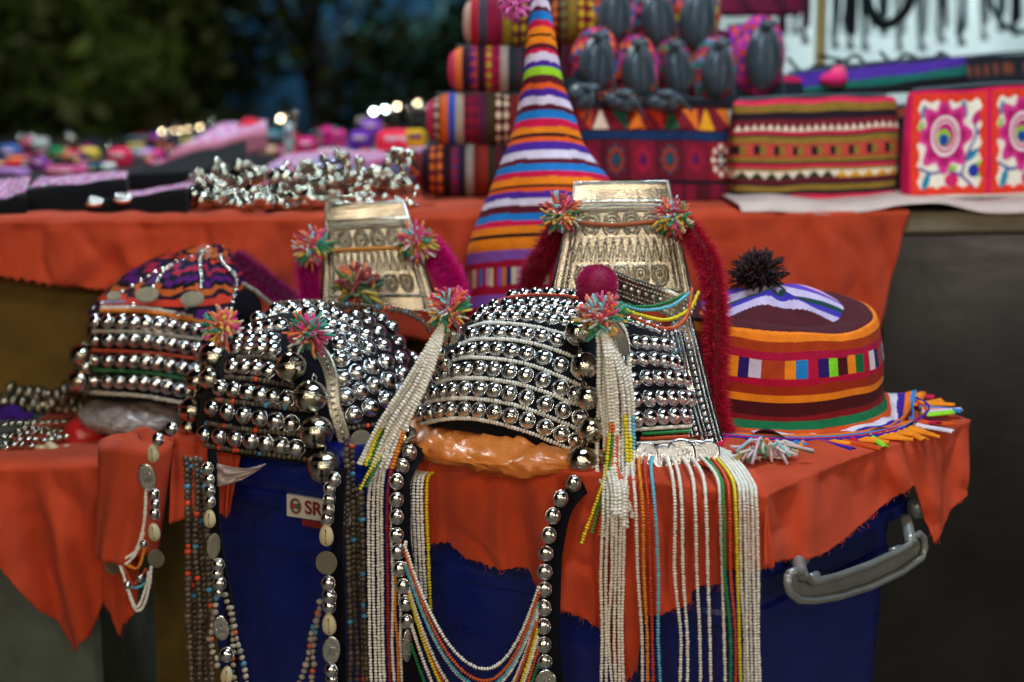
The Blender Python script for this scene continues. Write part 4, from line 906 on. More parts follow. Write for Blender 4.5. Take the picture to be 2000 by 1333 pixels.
def rf(u, v):
    if v < .16: k = v/.16; r = PZ[0][1]*k; z = ztop+.018*(1-k*k)
    else:
        k = (v-.16)/.84*(len(PZ)-1); i = min(int(k), len(PZ)-2); f_ = k-i; z = PZ[i][0]*(1-f_)+PZ[i+1][0]*f_; r = PZ[i][1]*(1-f_)+PZ[i+1][1]*f_
    a = 2*math.pi*u; fl = max(0, (v-.8)/.2)
    z += .0045*math.exp(-((math.sin((a-5.35)/2))*5)**2)*math.sin(min(1, v/.5)*math.pi)*-1.3*(1 if v < .6 else 0)
    z += .003*noise.noise(Vector((math.cos(a)*2, math.sin(a)*2, v*5)))*(1 if v < .7 else .5)
    r2 = r*(1+.02*noise.noise(Vector((math.cos(a)*2, math.sin(a)*2, v*3)))) + fl*.008*math.sin(a*7)
    z += fl*(.009*math.sin(a*7+1)+.004*math.sin(a*17))+fl*.004
    if v < .5: z += .005*noise.noise(Vector((math.cos(a)*1.6+3, math.sin(a)*1.6, 2)))*(1-v*2)
    y = r2*math.sin(a)*.98; h = z-ZL; w2 = 1-max(0, (v-.7)/.3); an = .07*w2
    return Vector((HX+r2*math.cos(a), HY+y*math.cos(an)-h*math.sin(an), ZL+h*math.cos(an)+(y+.085)*math.sin(an)))
def rc(u, v):
    if v < .16:
        a = 2*math.pi*u; k = v/.16; yy = k*math.sin(a)+.07*abs(k*math.cos(a)-.15)
        if k > .97: return '4a1420'
        for lim, c in ((-.62, '4a1420'), (-.42, 'c0b0d4'), (-.26, '3a2ca0'), (-.14, '0f3c3a'), (.04, 'c4b4d8'), (.18, '5a3cb4')):
            if yy < lim: return c
        if yy < .72: t = (yy-.18)/.54; s = (k*math.cos(a)*5) % 1; return ('0f3c3a' if k*math.cos(a) < .15 else 'e8b0d0') if abs(s-.5)*2 < 1-t else 'b89ce0'
        return '5a3cb4'
    k = (v-.16)/.84*(len(PZ)-1); i = min(int(k), len(PZ)-2); f_ = k-i; z = PZ[i][0]*(1-f_)+PZ[i+1][0]*f_+.0012*noise.noise(Vector((math.cos(u*6.28)*2.5, math.sin(u*6.28)*2.5, v*5))); c = CZs[0][1]; zi = CZs[0][0]; zn = zi
    for j, (zz, cc) in enumerate(CZs):
        if z <= zz+1e-6: c = cc; zi = zz; zn = CZs[j+1][0] if j+1 < len(CZs) else zz-.01
    if c == 'TRI':
        t = (zi-z)/(zi-zn+1e-9); s = (u*44) % 1; return ('0f3c3a' if u < .78 else 'e8b0d0') if abs(s-.5)*2 < t else 'b89ce0'
    if c == 'PATCH':
        a = (u-.60)/.36*23 if .6 < u < .96 else u*60
        return PATCH[int(a) % 23] if abs(z-(zi+zn)/2) < (zi-zn)*.5 else 'b80c3c'
    return c
mb = MB(); grid(mb, rf, 480, 200, rc); mb.build('hat_crown', M['cloth'], rh)
pc_ = at(1482, 541, 1.29); pom('wool_pompom', rh, pc_, ppx(64, 1.29), 260, ['180a10', '281018', '100609', '200c14', '301820'], mat='fuzz', up=(0, -.1, 1.3), th=.034, L0=.45)
RIB = ['2a80c8', 'f08c1c', '3a1c90', 'd8d0e0', 'c84c18', 'c81848', '4a1018', '90dc30', 'd8c0dc', '1a6030']
for i in range(46):
    a = math.radians(182+i*4.3); mb = MB(); r0, r1 = .138, .163+random.uniform(-.012, .016); z0 = PZ[13][0]; z1_ = PZ[-1][0]-.004+random.uniform(-.006, .003)+.004*math.sin(a*9)
    da = random.uniform(-.14, .14); pts = [Vector((HX+(r0+(r1-r0)*t)*math.cos(a+da*t), HY+(r0+(r1-r0)*t)*math.sin(a+da*t), max(ZL+.006, z0+(z1_-z0)*t+.004*math.sin(t*5+i)+.003)) ) for t in (0, .3, .6, 1)]
    w_ = random.choice([.0035, .0045, .009]); P = spl(pts, 14); T = np.gradient(P, axis=0); T /= np.linalg.norm(T, axis=1)[:, None]; S = np.cross(T, [0, 0, 1.]); S /= np.linalg.norm(S, axis=1)[:, None]
    tri = w_ > .007; ww = np.linspace(1.3, .1, 14)[:, None] if tri else np.ones((14, 1)); ww = ww*w_
    A = np.stack([P-S*ww, P+[0, 0, .0022], P+S*ww], 1); mb.add(A.reshape(-1, 3), [(k*3+j, k*3+j+1, (k+1)*3+j+1, (k+1)*3+j) for k in range(13) for j in range(2)], col=RIB[i % 10] if not tri else 'f08c1c')
    mb.build('ribbon', M['cloth'], rh, solid=.0012)
# long ribbon edging round the brim
for cl, r0, dz, ph_ in (('2a80c8', .134, -.003, 0), ('e0701c', .128, .001, 1), ('3a1c90', .142, -.007, 2), ('c02038', .138, -.004, 3)):
    mb = MB(); W = []
    for k in range(60):
        a = math.radians(190+k*3.1); z = PZ[-1][0]+dz+.006*math.sin(a*8+ph_); W.append((HX+(r0+.004*math.sin(a*6+ph_))*math.cos(a), HY+(r0)*math.sin(a), max(z, ZL+.006)))
    P = np.array(W); A = np.stack([P+[0, 0, .0035], P+[0, -.001, -.0035]], 1); mb.add(A.reshape(-1, 3), [(k*2, k*2+1, k*2+3, k*2+2) for k in range(59)], col=cl); mb.build('brim_ribbon', M['cloth'], rh, solid=.0015)
# loose yarn lying on cloth
mb = MB(); c = at(1496, 890, 1.085)
for i in range(70):
    a = rng.uniform(0, 6.28); L = ppx(random.uniform(40, 95), 1.08); dx = math.cos(a); dy = math.sin(a)*.22
    p = [c+Vector((0, 0, .001)), c+Vector((dx*L*.5, dy*L*.5, .005+rng.uniform(0, .008))), c+Vector((dx*L, dy*L+rng.uniform(-.01, .01), rng.uniform(-.005, .008)))]
    for q in p: q.z = max(q.z, ZL+.006)
    p.insert(1, p[0].lerp(p[1], .6)+Vector(rng.normal(0, .0035, 3))); p[1].z = max(p[1].z, ZL+.005); tube(mb, p, .0013, random.choice(['f08030', 'f0b020', 'e8e4dc', 'd8c0d0', '8cc8d4', '147a48', 'e8602c', 'c0202c', 'd8d4cc']), ns=6, n=10)
o = mb.build('yarn_tassel', M['yarn']); tag(o, 'loose multicoloured yarn tassel lying on the cloth before the round hat', 'yarn tassel')
# ------------------------------------------------------------ BAGS
def pouch(name, label, px0, px1, pyt, pyb, Y, depth, colfn, rz=0, cat='bag', grp=None, nu=240, nv=90, bulge=.1, pinch=.55, slant=0, ex=5):
    def sq_(u):
        u = u % 1; k = (u*2) % 1; q = 1-2*k; s = math.copysign(1-(1-abs(q))**1.35, q) if abs(q) < 1 else q; y = max(0, 1-abs(s)**ex)**(1/ex)
        return (s, y) if u < .5 else (-s, -y)
    c = at((px0+px1)/2, pyb, Y); w_ = (px1-px0)*Y/F/2; h = at((px0+px1)/2, pyt, Y).z-c.z; zb = max(c.z, ZU+.004) if pyb > 370 else c.z
    t = thing(name, label, cat, (c.x, c.y, zb), grp); mb = MB(); ca, sa = math.cos(rz), math.sin(rz)
    def f(u, v):
        sx, sy = sq_(u)
        vv = v; edge = 1-.07*max(0, 1-v/.06)**2-.05*max(0, 1-(1-v)/.05)**2
        x = sx*w_*edge*(1+bulge*.2*math.sin(math.pi*v)); y = sy*depth*(1-pinch*vv)*(edge)*(1+bulge*math.sin(math.pi*v)*(1-(sx)**2)); 
        z = h*v+slant*x+.003*noise.noise(Vector((x*20, z0, v*3)))
        return Vector((c.x+x*ca-y*sa, c.y+x*sa+y*ca, zb+z))
    z0 = rng.uniform(0, 9)
    def cf(u, v):
        s, y_ = sq_(u); return colfn(s if y_ < 0 else -s, v, y_ < 0)
    grid(mb, f, nu, nv, cf); grid(mb, lambda u, v: f(u, 1)*v+(Vector(f(0, 1))+Vector(f(.5, 1)))*.5*(1-v), nu//4, 3, col='12181c')
    mb.build('bag_body', M['cloth'], t)
    mb = MB(); tube(mb, [f(.48, 1)+Vector((0, 0, .001)), f(.75, 1)*.5+f(.25, 1)*.5+Vector((0, 0, .003)), f(.02, 1)+Vector((0, 0, .001))], .0022, '101418', ns=6); mb.build('zip', M['black'], t); return t, f
def olive_pat(s, v, fr_):
    u = (s+1)/2; y = 1-v
    if v < .03 or y < .05: return 'e03058'
    for a, b, c in ((.05, .12, '8c6e28'), (.12, .19, '241420'), (.19, .235, '701828'), (.235, .31, 'DOT'), (.31, .34, 'c02840'), (.34, .36, '241420'), (.36, .42, '8c6e28'), (.42, .56, 'SQ'), (.56, .60, '8c6e28'), (.60, .62, '241420'), (.62, .66, 'c02840'), (.66, .69, '8c6e28'), (.69, .76, 'TR'), (.76, .81, '5c1420'), (.81, .83, '241420'), (.83, .88, '8c6e28'), (.88, .92, '241420'), (.92, 1.01, 'd83050')):
        if a <= y < b:
            t = (y-a)/(b-a)
            if c == 'DOT': k = (u*22) % 1; return 'e8d8c0' if abs(k-.5)*1.6 < t*.9 and t < .9 else '701828'
            if c == 'SQ': k = (u*9) % 1; return ('241420' if k < .3 else '8c6e28' if k < .6 else 'c04438') if .18 < t < .82 else 'b04434'
            if c == 'TR': k = (u*12) % 1; return ('2c3020' if u < .6 else 'd0981c') if abs(k-.5)*2 < t else 'e0d0b8'
            return c
    return '8c6e28'
def cross_pat(s, v, fr_):
    u = (s+1)/2; y = 1-v
    if y < .06 or v < .02: return '16101a'
    if y < .30:
        k = (u*9) % 1; t = (y-.06)/.24; i = int(u*9)
        if t < .1 or t > .9: return '3c0c18'
        return ['c84820', 'e8d0b8', '1c5a4c', 'e07020', 'c83828', '18503c', 'e07020', 'e8a020', 'e07020'][i % 9] if (t > abs(k-.5)*2 if i % 2 else t < k) else '7c1828'
    if y < .38: return '14305a'
    if y < .78:
        k = (u*6) % 1; i = int(u*6); t = (y-.38)/.40
        if k < .05 or t < .04: return '200c18'
        r = math.hypot((k-.52)*1.1, t-.5); a = math.atan2(t-.5, k-.52)
        if i == 5: return 'e8d8c8' if (.28 < r < .42 and math.cos(a*8) > -.2) or (r < .2 and (abs(k-.52) < .03 or abs(t-.5) < .03)) else ('1a1018' if r < .22 else '8c1020')
        if i % 2: return '144858' if r < .16 or (.3 < r < .38 and math.cos(a*8) > 0) else '943420' if .2 < r < .3 else '5c0c20'
        return '50104c' if r < .15 else ('901430' if r < .34 else '74102a')
    if y < .82: return '200c18'
    k = (u*12) % 1; return '7c1034' if k > .2 and int(u*12) % 3 else '50101c'
def floral(s, v, fr_):
    u = (s+1)/2*2; p = u % 1; y = 1-v
    ed_ = min(p, 1-p, v*1.15, y*1.15)
    if v < .03: return 'e8e0d8'
    wave = .095+.035*abs(math.sin((p if min(v, y) < min(p, 1-p) else v)*math.pi*6))
    if ed_ < .03: return 'd8105c'
    if ed_ < wave: return 'e83c28'
    def el(cx, cy, rx, ry, an=0):
        dx, dy = p-cx, y-cy; c_, s_ = math.cos(an), math.sin(an); return math.hypot((dx*c_+dy*s_)/rx, (-dx*s_+dy*c_)/ry)
    r = el(.44, .42, .30, .31); a = math.atan2(y-.42, p-.42); pet = 1+.16*math.cos(a*8)
    if math.hypot((p-.42)/.06, (y-.46)/.05) < 1: return '2040a0'
    if math.hypot((p-.42)/.085, (y-.44)/.075) < 1: return '90c030'
    if r < .5: return 'e8dcd0' if r < .42 and r > .36 else 'c01878'
    if r < .6: return 'f0e0e0'
    if r < pet*1.02: return 'b8186c' if r < pet*.8 else 'd83c90'
    for cx, cy, rx, ry, an, c in ((.16, .2, .03, .07, .3, '1088a8'), (.68, .18, .035, .09, -.2, '1088a8'), (.78, .62, .09, .03, -.6, '1088a8'), (.2, .84, .04, .1, .4, '1088a8'), (.5, .72, .09, .03, .1, '88c838'), (.14, .36, .03, .08, .2, '88c838'),
                                  (.80, .76, .07, .06, 0, '2038a0'), (.86, .75, .08, .07, 0, '88c838'), (.52, .84, .09, .07, 0, 'd02868'), (.84, .27, .08, .05, -.7, 'c02878')):
        if el(cx, cy, rx, ry, an) < 1: return c
    for a_, b_, c_, d_ in ((.44, .5, .46, .74), (.46, .74, .64, .8), (.64, .8, .84, .93), (.64, .8, .72, .6), (.72, .6, .84, .42), (.72, .6, .92, .55), (.46, .74, .28, .76), (.28, .76, .12, .70), (.84, .42, .8, .28), (.84, .42, .93, .34)):
        if seg(p, y, a_, b_, c_, d_)[0] < .013: return '202c98'
    return 'f0e8d8'
pouch('cross_stitch_bag', 'large dark red cross stitch bag with white rosette, under the black pouches', 1112, 1416, 205, 396, 1.74, .05, cross_pat, rz=EA, nu=400, nv=140, cat='bag')
pouch('striped_bag', 'olive, black and pink striped zip bag on the pale paper', 1424, 1744, 192, 391, 1.72, .032, olive_pat, rz=EA, nu=420, nv=150, bulge=.2, slant=.02)
pouch('floral_bag', 'white bag embroidered with pink flowers and red scalloped edges at far right', 1757, 2068, 172, 381, 1.70, .022, floral, rz=EA+.02, nu=560, nv=200, slant=.05)
pouch('black_bag', 'narrow black bag standing between the striped bag and the floral bag', 1722, 1800, 215, 386, 1.80, .04, lambda s, v, f_: '141c24' if v < .9 else 'a04030', rz=EA, nu=60, nv=30)
pouch('purple_pouch', 'flat purple and teal pouch lying on top of the striped bag', 1530, 1880, 128, 186, 1.95, .05, lambda s, v, f_: '5030a0' if v > .6+.1*s else '18685c' if v > .35 else '14161c', rz=EA, nu=80, nv=30, slant=.10)
pouch('pouch', 'dark pouch with brown embroidery at the right edge behind the floral bag', 1860, 2080, 108, 180, 2.1, .05, lambda s, v, f_: '7c4430' if .5 < v < .8 and int(s*14) % 2 else '20242c', nu=60, nv=20, slant=.06)
pouch('pouch', 'black pouch with pink flower trim standing behind the striped bag', 1380, 1560, 150, 215, 1.9, .05, lambda s, v, f_: 'd01c60' if v > .85 else '18202a', nu=60, nv=20)
# rolled barrel bags, stacked
def barrel(px0, px1, pyc, rp, Y, stripes, label, seed=0):
    t0 = at((px0+px1)/2, pyc, Y); L = (px1-px0)*Y/F/2; r = rp*Y/F
    t = thing('barrel_bag', label, 'bag', (t0.x, t0.y, t0.z-r), 'embroidered barrel bags in the stack'); mb = MB()
    def f(u, v):
        s = v*2-1; rr = r*1.08*(max(0, 1-abs(s)**5))**.33*(1+.03*math.sin(9*s+seed)); a = 2*math.pi*u; return Vector((t0.x+s*L, t0.y+rr*math.cos(a), t0.z+rr*math.sin(a)*.95+.002*noise.noise(Vector((s*4, a, seed)))))
    def cf(u, v):
        k = v*len(stripes); c = stripes[min(int(k), len(stripes)-1)]
        if isinstance(c, tuple):
            t = k-int(k); q = (u*14) % 1; kind, c1, c2 = c
            if kind == 'd': return c1 if math.hypot(t-.5, q-.5) < .33 else c2
            if kind == 'x': return c1 if abs(t-.5)+abs(q-.5) < .4 and math.hypot(t-.5, q-.5) > .12 else c2
            if kind == 't': return c1 if abs(q-.5)*2 < t else c2
            return c1 if int(u*28) % 2 == int(t*3) % 2 else c2
        return c
    grid(mb, f, 112, 120, cf); mb.build('bag_body', M['cloth'], t)
    mb = MB(); tube(mb, [(t0.x-L*.8, t0.y-r*.1, t0.z+r*.98), (t0.x, t0.y-r*.2, t0.z+r*1.0), (t0.x+L*.8, t0.y-r*.1, t0.z+r*.98)], r*.05, '14181c', ns=6); mb.build('zip', M['black'], t)
    return t
CR_, DK, MR = '84102c', '1c0c16', '50101e'
barrel(812, 1010, 333, 50, 1.76, [CR_, '1c1426', ('d', 'd06a20', '5a1420'), ('d', 'd06a20', '5a1420'), DK, ('x', '24346c', CR_), '241838', '8a8078', '6c1c14', '7c2414', '2c2818', MR, DK, CR_], 'barrel bag with orange square motifs, lowest in the stack')
barrel(833, 1040, 235, 51, 1.77, ['d02c60', ('d', 'c8a088', '3c1828'), 'c8581c', '2c48a0', 'a09080', ('x', '301430', CR_), ('x', '301430', CR_), '501c3c', '3c3414', ('d', 'e0c8a8', '4c1014'), ('d', 'e0c8a8', '4c1014'), '701c1c', ('c', 'c85018', '4c141c'), MR], 'barrel bag with column of cream dots, second from bottom of the stack')
barrel(876, 1050, 137, 46, 1.78, ['d8305c', 'e87840', '2c1424', ('t', 'b04038', '541460'), '2c1020', ('d', 'b8a020', 'a01438'), ('x', '501040', 'a01438'), 'a09088', '24282c', ('x', '5c1c28', '20303c'), DK, MR], 'barrel bag with yellow dots and coral end, third from bottom of the stack')
barrel(906, 1060, 45, 50, 1.79, ['d8b0a0', 'b01c34', '383c4c', ('x', '701848', CR_), ('x', '701848', CR_), '80701c', ('d', 'a89020', '501420'), ('d', 'a89020', '501420'), DK, MR], 'barrel bag with cream and red end, topmost on left of the stack')
barrel(1075, 1175, 40, 46, 1.84, [('d', 'e07020', '501418'), ('x', '688040', '501418'), '7c6420', ('d', 'c8a81c', '6c1020'), ('t', 'c8a81c', '6c1020'), 'a01434'], 'barrel bag with green and yellow motifs behind hat tip')
# black ended pouches
def sackbag(px, py, rx, ry, Y, ring, label, ang=0):
    c = at(px, py, Y); R = ppx(1, Y); a, b = rx*R, ry*R; t = thing('backpack_pouch', label, 'pouch', (c.x, c.y, c.z-b), 'black backpack pouches in the pile'); q = Quaternion((0, 1, 0), ang)
    mb = MB()
    def f(u, v):
        th = math.pi*v; an = 2*math.pi*u; r = math.sin(th)**.7; P = Vector((a*1.5*r*math.cos(an), -math.cos(th)*-.035*1, b*1.32*r*math.sin(an))); return c+q@(P+Vector((0, .035, 0)))
    def cf(u, v):
        k = int(u*26); return ring[(k+int(v*7)) % len(ring)]
    grid(mb, f, 104, 24, cf); mb.build('bag_body', M['cloth'], t)
    mb = MB()
    def f2(u, v):
        an = 2*math.pi*u; th = v*math.pi/2; r = math.sin(th); fold = 1-.22*math.exp(-(r*math.cos(an)/.16)**2)*(r < .95)
        return c+q@Vector((a*r*math.cos(an), -.024*math.cos(th)*fold-.001, b*r*math.sin(an)-.003*math.sin(an*4)*r*(1-r)*3))
    grid(mb, f2, 72, 16); mb.build('black_lid', M['black'], t)
    mb = MB(); tube(mb, [c+q@Vector((a*.1, -.024, b*.95)), c+q@Vector((a*.6, -.03, b*.3)), c+q@Vector((a*1.05, -.02, -b*.7)), c+q@Vector((a*1.3, -.01, -b*1.2))], .0018, ns=6); mb.build('strap', M['black'], t)
    mb = MB(); sph(mb, c+q@Vector((0, -.018, b*.98)), .008, sc=(1.4, .7, .7)); mb.build('knot', M['black'], t)
PK = ['c82c50', 'f07840', '4060a0', 'a01838', 'd84878', '305088', '701430']
P2 = ['d04c90', '9c3890', 'c82c50', 'e87040', '501848']
for px, py, rx, ry, Y, rg, lb_, an in ((1165, 126, 34, 55, 1.74, PK, 'black lidded pouch with orange and blue rim, beside the hat tip', .1), (1246, 140, 32, 54, 1.75, P2, 'black lidded pouch with pink rim, second in the lower row', 0), (1322, 138, 27, 50, 1.77, ['b03070', '3c9060', 'a83c30', '503068'], 'black lidded pouch with green patch rim, third in the lower row', -.1),
                                   (1400, 138, 30, 52, 1.76, ['8090c8', '208070', 'b03070', 'd86048'], 'black lidded pouch with lilac and teal rim, fourth in the lower row', .1), (1200, 28, 32, 54, 1.80, ['d04830', '3c60b0', 'd86890', '601830'], 'black lidded pouch with red edge, left of the upper row', .1),
                                   (1284, 36, 32, 52, 1.81, ['d06090', '4c2060', '3c8c8c', '801c40'], 'black lidded pouch with pink edge, middle of the upper row', -.05), (1362, 34, 34, 58, 1.80, ['e05038', 'a84020', 'c0a040', '58407c'], 'black lidded pouch with orange edge, right of the upper row', .15), (1490, 112, 34, 62, 1.84, ['b030b0', 'c83c38', '6c2c90', 'e04c80'], 'black lidded pouch with magenta body, standing apart at right', .05),
                                   (1135, 190, 30, 26, 1.72, ['18242c', '20303a'], 'collapsed dark pouch squashed under the pile at left', .8), (1215, 200, 36, 18, 1.71, ['d06038', '18242c', '20303a'], 'collapsed dark pouch with orange tip squashed under the pile', .2), (1300, 200, 36, 17, 1.71, ['18242c', '20303a', '283840'], 'collapsed plain dark pouch squashed on the cross stitch bag', -.1)):
    sackbag(px, py, rx, ry, Y, rg, lb_, an)
# pouch bodies behind
for i, (x0, x1, y0, y1, Y, c1, c2, l) in enumerate(((1420, 1500, 52, 120, 1.95, 'b030b8', 'e05030', 'magenta cloth pouch behind the black lidded pouches'), (1100, 1420, 60, 205, 1.95, '60102c', '301020', 'dark red bag filling the middle of the pile'),
                                               (1380, 1560, -60, 30, 2.3, '701c40', '501830', 'dark red cloth bundle at the top behind the pouches'))):
    pouch('cloth_bundle', l, x0, x1, y0, y1, Y, .05, lambda s, v, f_, c1=c1, c2=c2: c1 if int((s+1)*4+v*3) % 3 else c2, nu=60, nv=20)
# ------------------------------------------------------------ silver jewellery on upper table
sites = [(540, 810, 362, 15), (560, 812, 335, 15), (420, 700, 345, 13), (390, 620, 415, 14), (400, 800, 395, 12), (520, 812, 350, 12), (460, 700, 370, 13), (420, 640, 400, 14), (560, 800, 405, 12), (600, 812, 375, 13), (330, 520, 385, 13), (640, 805, 335, 11), (370, 470, 350, 12)]
lbs = ['silver ball necklace crossing the middle of the pile, larger balls', 'silver ball necklace along the top right of the pile, larger balls', 'silver ball necklace along the top left of the pile', 'silver ball necklace spilling to the front left edge', 'long silver ball necklace coiled along the front of upper table', 'silver ball necklace heaped at the back right of the pile', 'silver ball necklace in the middle of the pile', 'silver ball necklace low at the left front of the pile', 'silver ball necklace lowest at the table edge', 'silver ball necklace beside the barrel bags', 'silver ball necklace at the left end of the pile', 'silver ball necklace topmost in the pile by the barrel bags', 'silver ball necklace on the dark pouch side of the pile']
for (x0, x1, y, r), l in zip(sites, lbs):
    Y = 1.60+(400-y)*.0012; mb = MB(); pts = []
    for k in range(9):
        t_ = k/8; P = at(x0+(x1-x0)*t_, y+rng.normal(0, 12), Y+rng.uniform(-.03, .03)); P.z = max(P.z, ZU+.010); pts.append(P)
    [beads(mb, [p+Vector((0, rng.uniform(-.02, .02), rng.uniform(-.006, .012))) for p in pts], ppx(r*.74, Y), ppx(r*2.3, Y), 'c0c0c0', .95, S16, jit=.3) for _ in range(2)]; mb.build('silver_necklace', M['shiny']); tag(bpy.data.objects[-1] if False else COL.objects[-1], l, 'necklace', 'silver necklaces heaped on the upper table')
for i, (x, y, rr, l) in enumerate(((400, 398, 30, 'silver bowl shaped ornament at the table edge under necklaces'), (345, 385, 28, 'round silver ornament beside the dark boxes'), (590, 375, 34, 'round silver ornament amid the necklaces'), (700, 385, 30, 'round silver ornament near the barrel bags'), (480, 345, 36, 'round silver ornament at the back of the necklaces'))):
    mb = MB(); P = at(x, y, 1.66); P.z = max(P.z, ZU+.012); sph(mb, P, ppx(rr, 1.66), sc=(1.15, 1, .62), tmpl=S32)
    for k in range(16): a = k*math.pi/8; sph(mb, P+Vector((math.cos(a)*1.15, math.sin(a), -.05))*ppx(rr, 1.66), .0035)
    tag(mb.build('silver_ornament', M['shiny']), l, 'ornament')
mb = MB()
for k in range(46): P = at(560+k*5.6, 407+3*math.sin(k), 1.60); P.z = ZU+.008; sph(mb, P, .0035, tmpl=S8)
tag(mb.build('bead_chain', M['silver']), 'thin silver chain lying along the very edge of the upper table', 'chain')
# dark boxes / pouches on the left of the upper table
def slab(name, label, quad, Y0, Y1, h, col, cat='pouch', trim=None, grp=None):
    """quad in pixels: front-left, front-right at Y0 ; back-right, back-left at Y1"""
    a, b, c, d = [at(*quad[0], Y0), at(*quad[1], Y0), at(*quad[2], Y1), at(*quad[3], Y1)]; mb = MB()
    def f(u, v):
        P = a.lerp(b, u).lerp(d.lerp(c, u), min(1, v/.8)) if v <= .8 else (d.lerp(c, u)-Vector((0, 0, h*(v-.8)/.2))); P = Vector(P); P.z += .003*math.sin(u*9)*math.sin(v*3.9)+.003*noise.noise(Vector((u*3, v*3, Y0*9))); return P
    grid(mb, f, 40, 16, (lambda u, v: (trim[(int(u*30)*3+int(v*19)*7) % len(trim)] if trim and .12 < v < .98 else col)))
    grid(mb, lambda u, v: f(u, 0)-Vector((0, 0, h*v)), 40, 4, col=col); grid(mb, lambda u, v: f(1, v*.8)-Vector((0, 0, h*u)), 4, 8, col=col); grid(mb, lambda u, v: f(0, v*.8)-Vector((0, 0, h*u)), 4, 8, col=col)
    o = mb.build(name, M['cloth'], solid=.001); return tag(o, label, cat, grp)
FLO = ['c870a8', 'e8d8e8', '8c68b8', 'd84880', 'b8b0c8']
slab('display_box', 'black box edged with pink brocade, at the left end of the upper table', [(-30, 400), (50, 385), (60, 345), (-30, 352)], 1.55, 1.75, .03, '0c0f14', 'box', FLO)
slab('display_box', 'black box with lilac brocade lid and dark red dots, second from the left', [(50, 372), (245, 352), (250, 335), (80, 345)], 1.58, 1.8, .04, '101418', 'box', FLO)
slab('display_box', 'long low black case with pale pink lid beside the necklaces', [(170, 395), (360, 372), (400, 352), (230, 380)], 1.56, 1.72, .03, '0c1014', 'box', FLO)
slab('display_box', 'large black wedge shaped stand rising behind the boxes', [(240, 345), (480, 325), (480, 270), (370, 302)], 1.85, 2.1, .05, '0b1118', 'stand')
slab('display_box', 'brocade panel leaning behind the black stand', [(330, 300), (520, 255), (520, 235), (430, 240)], 2.2, 2.5, .03, 'c07890', 'panel', FLO)
slab('display_box', 'pink brocade strip lying behind the necklaces', [(480, 345), (840, 300), (840, 285), (560, 300)], 1.85, 2.1, .02, 'c86890', 'box', ['d04c80', 'e0c0d0', '8068b0'])
slab('display_box', 'lilac box lid behind the silver necklaces', [(590, 330), (815, 322), (815, 308), (600, 310)], 1.8, 2.0, .02, '7078b8', 'box')
for i, (x, y, r, Y, l) in enumerate(((185, 395, 13, 1.56, 'left'), (240, 388, 14, 1.56, 'middle'), (228, 372, 9, 1.6, 'right'))):
    mb = MB()
    for k in range(12): a = k*math.pi/6; P = at(x, y, Y); sph(mb, P+Vector((math.cos(a), .4*math.sin(a), .3*math.sin(a)))*ppx(r, Y), .004)
    tag(mb.build('silver_bracelet', M['silver']), f'small silver bead bracelet on the low black case, {l} one of three', 'bracelet', 'bracelets on the black case')
far = [(490, 262, 42, 60, 2.4, 'd82c44', 'red and white packet standing upright behind the black stand'), (555, 300, 36, 30, 2.6, 'a83058', 'dull red pouch behind the brocade strip'), (600, 285, 40, 34, 2.5, 'e01c80', 'hot pink pouch in the far row'), (640, 268, 26, 40, 2.6, 'e83090', 'pink pouch standing tall in the far row'), (665, 272, 22, 36, 2.55, 'f04898', 'bright pink pouch next to the tall one'),
       (705, 275, 44, 40, 2.4, '7030b8', 'violet pouch in the far row'), (725, 250, 40, 34, 2.7, '8c48d0', 'violet pouch at the back of the far row'), (712, 300, 22, 18, 2.2, 'f06028', 'small orange purse before the violet pouch'), (780, 278, 90, 52, 2.1, 'f0304c', 'large red pouch with yellow spot left of the barrel bags'), (812, 272, 44, 40, 2.08, 'e0b020', 'yellow pouch leaning on the barrel bags'),
       (790, 308, 110, 18, 2.05, '9078c0', 'lilac folded cloth under the red pouch'), (800, 330, 80, 22, 1.95, '2c2430', 'dark folded cloth against the barrel bags'), (235, 308, 46, 40, 2.4, 'e02c58', 'crimson purse on the far left'), (70, 330, 60, 34, 2.4, 'c06898', 'mauve pouch on the far left'), (20, 300, 40, 36, 2.6, '3c68b0', 'blue pouch at the left picture edge'), (20, 340, 70, 26, 2.2, 'a878b8', 'lilac folded cloth at the left picture edge'),
       (78, 320, 30, 24, 2.3, '8c38a8', 'purple purse on the far left'), (90, 305, 30, 24, 2.8, 'b83c60', 'dull crimson purse on the far left'), (140, 312, 36, 26, 2.7, 'd0a060', 'tan purse on the far left'), (130, 335, 80, 24, 2.2, 'c05080', 'rose folded cloth behind the boxes'), (320, 320, 60, 20, 2.3, 'b04878', 'rose folded cloth behind the crimson purse'), (175, 325, 60, 18, 2.5, 'd880a8', 'pale pink folded cloth on the far left'),
       (15, 325, 34, 18, 2.3, '48a868', 'green purse at the left picture edge'), (130, 300, 24, 40, 2.9, '58341c', 'brown wooden figure stand on the far left'), (565, 270, 18, 60, 2.5, 'c8d8d8', 'pale narrow bottle shaped packet behind the strip'), (650, 300, 60, 22, 2.3, 'c8a8b8', 'pale pink folded cloth before the pink pouches'), (690, 310, 60, 14, 2.2, '50502c', 'olive folded cloth before the violet pouch'), (590, 310, 40, 14, 2.2, 'd84870', 'rose purse before the hot pink pouch')]
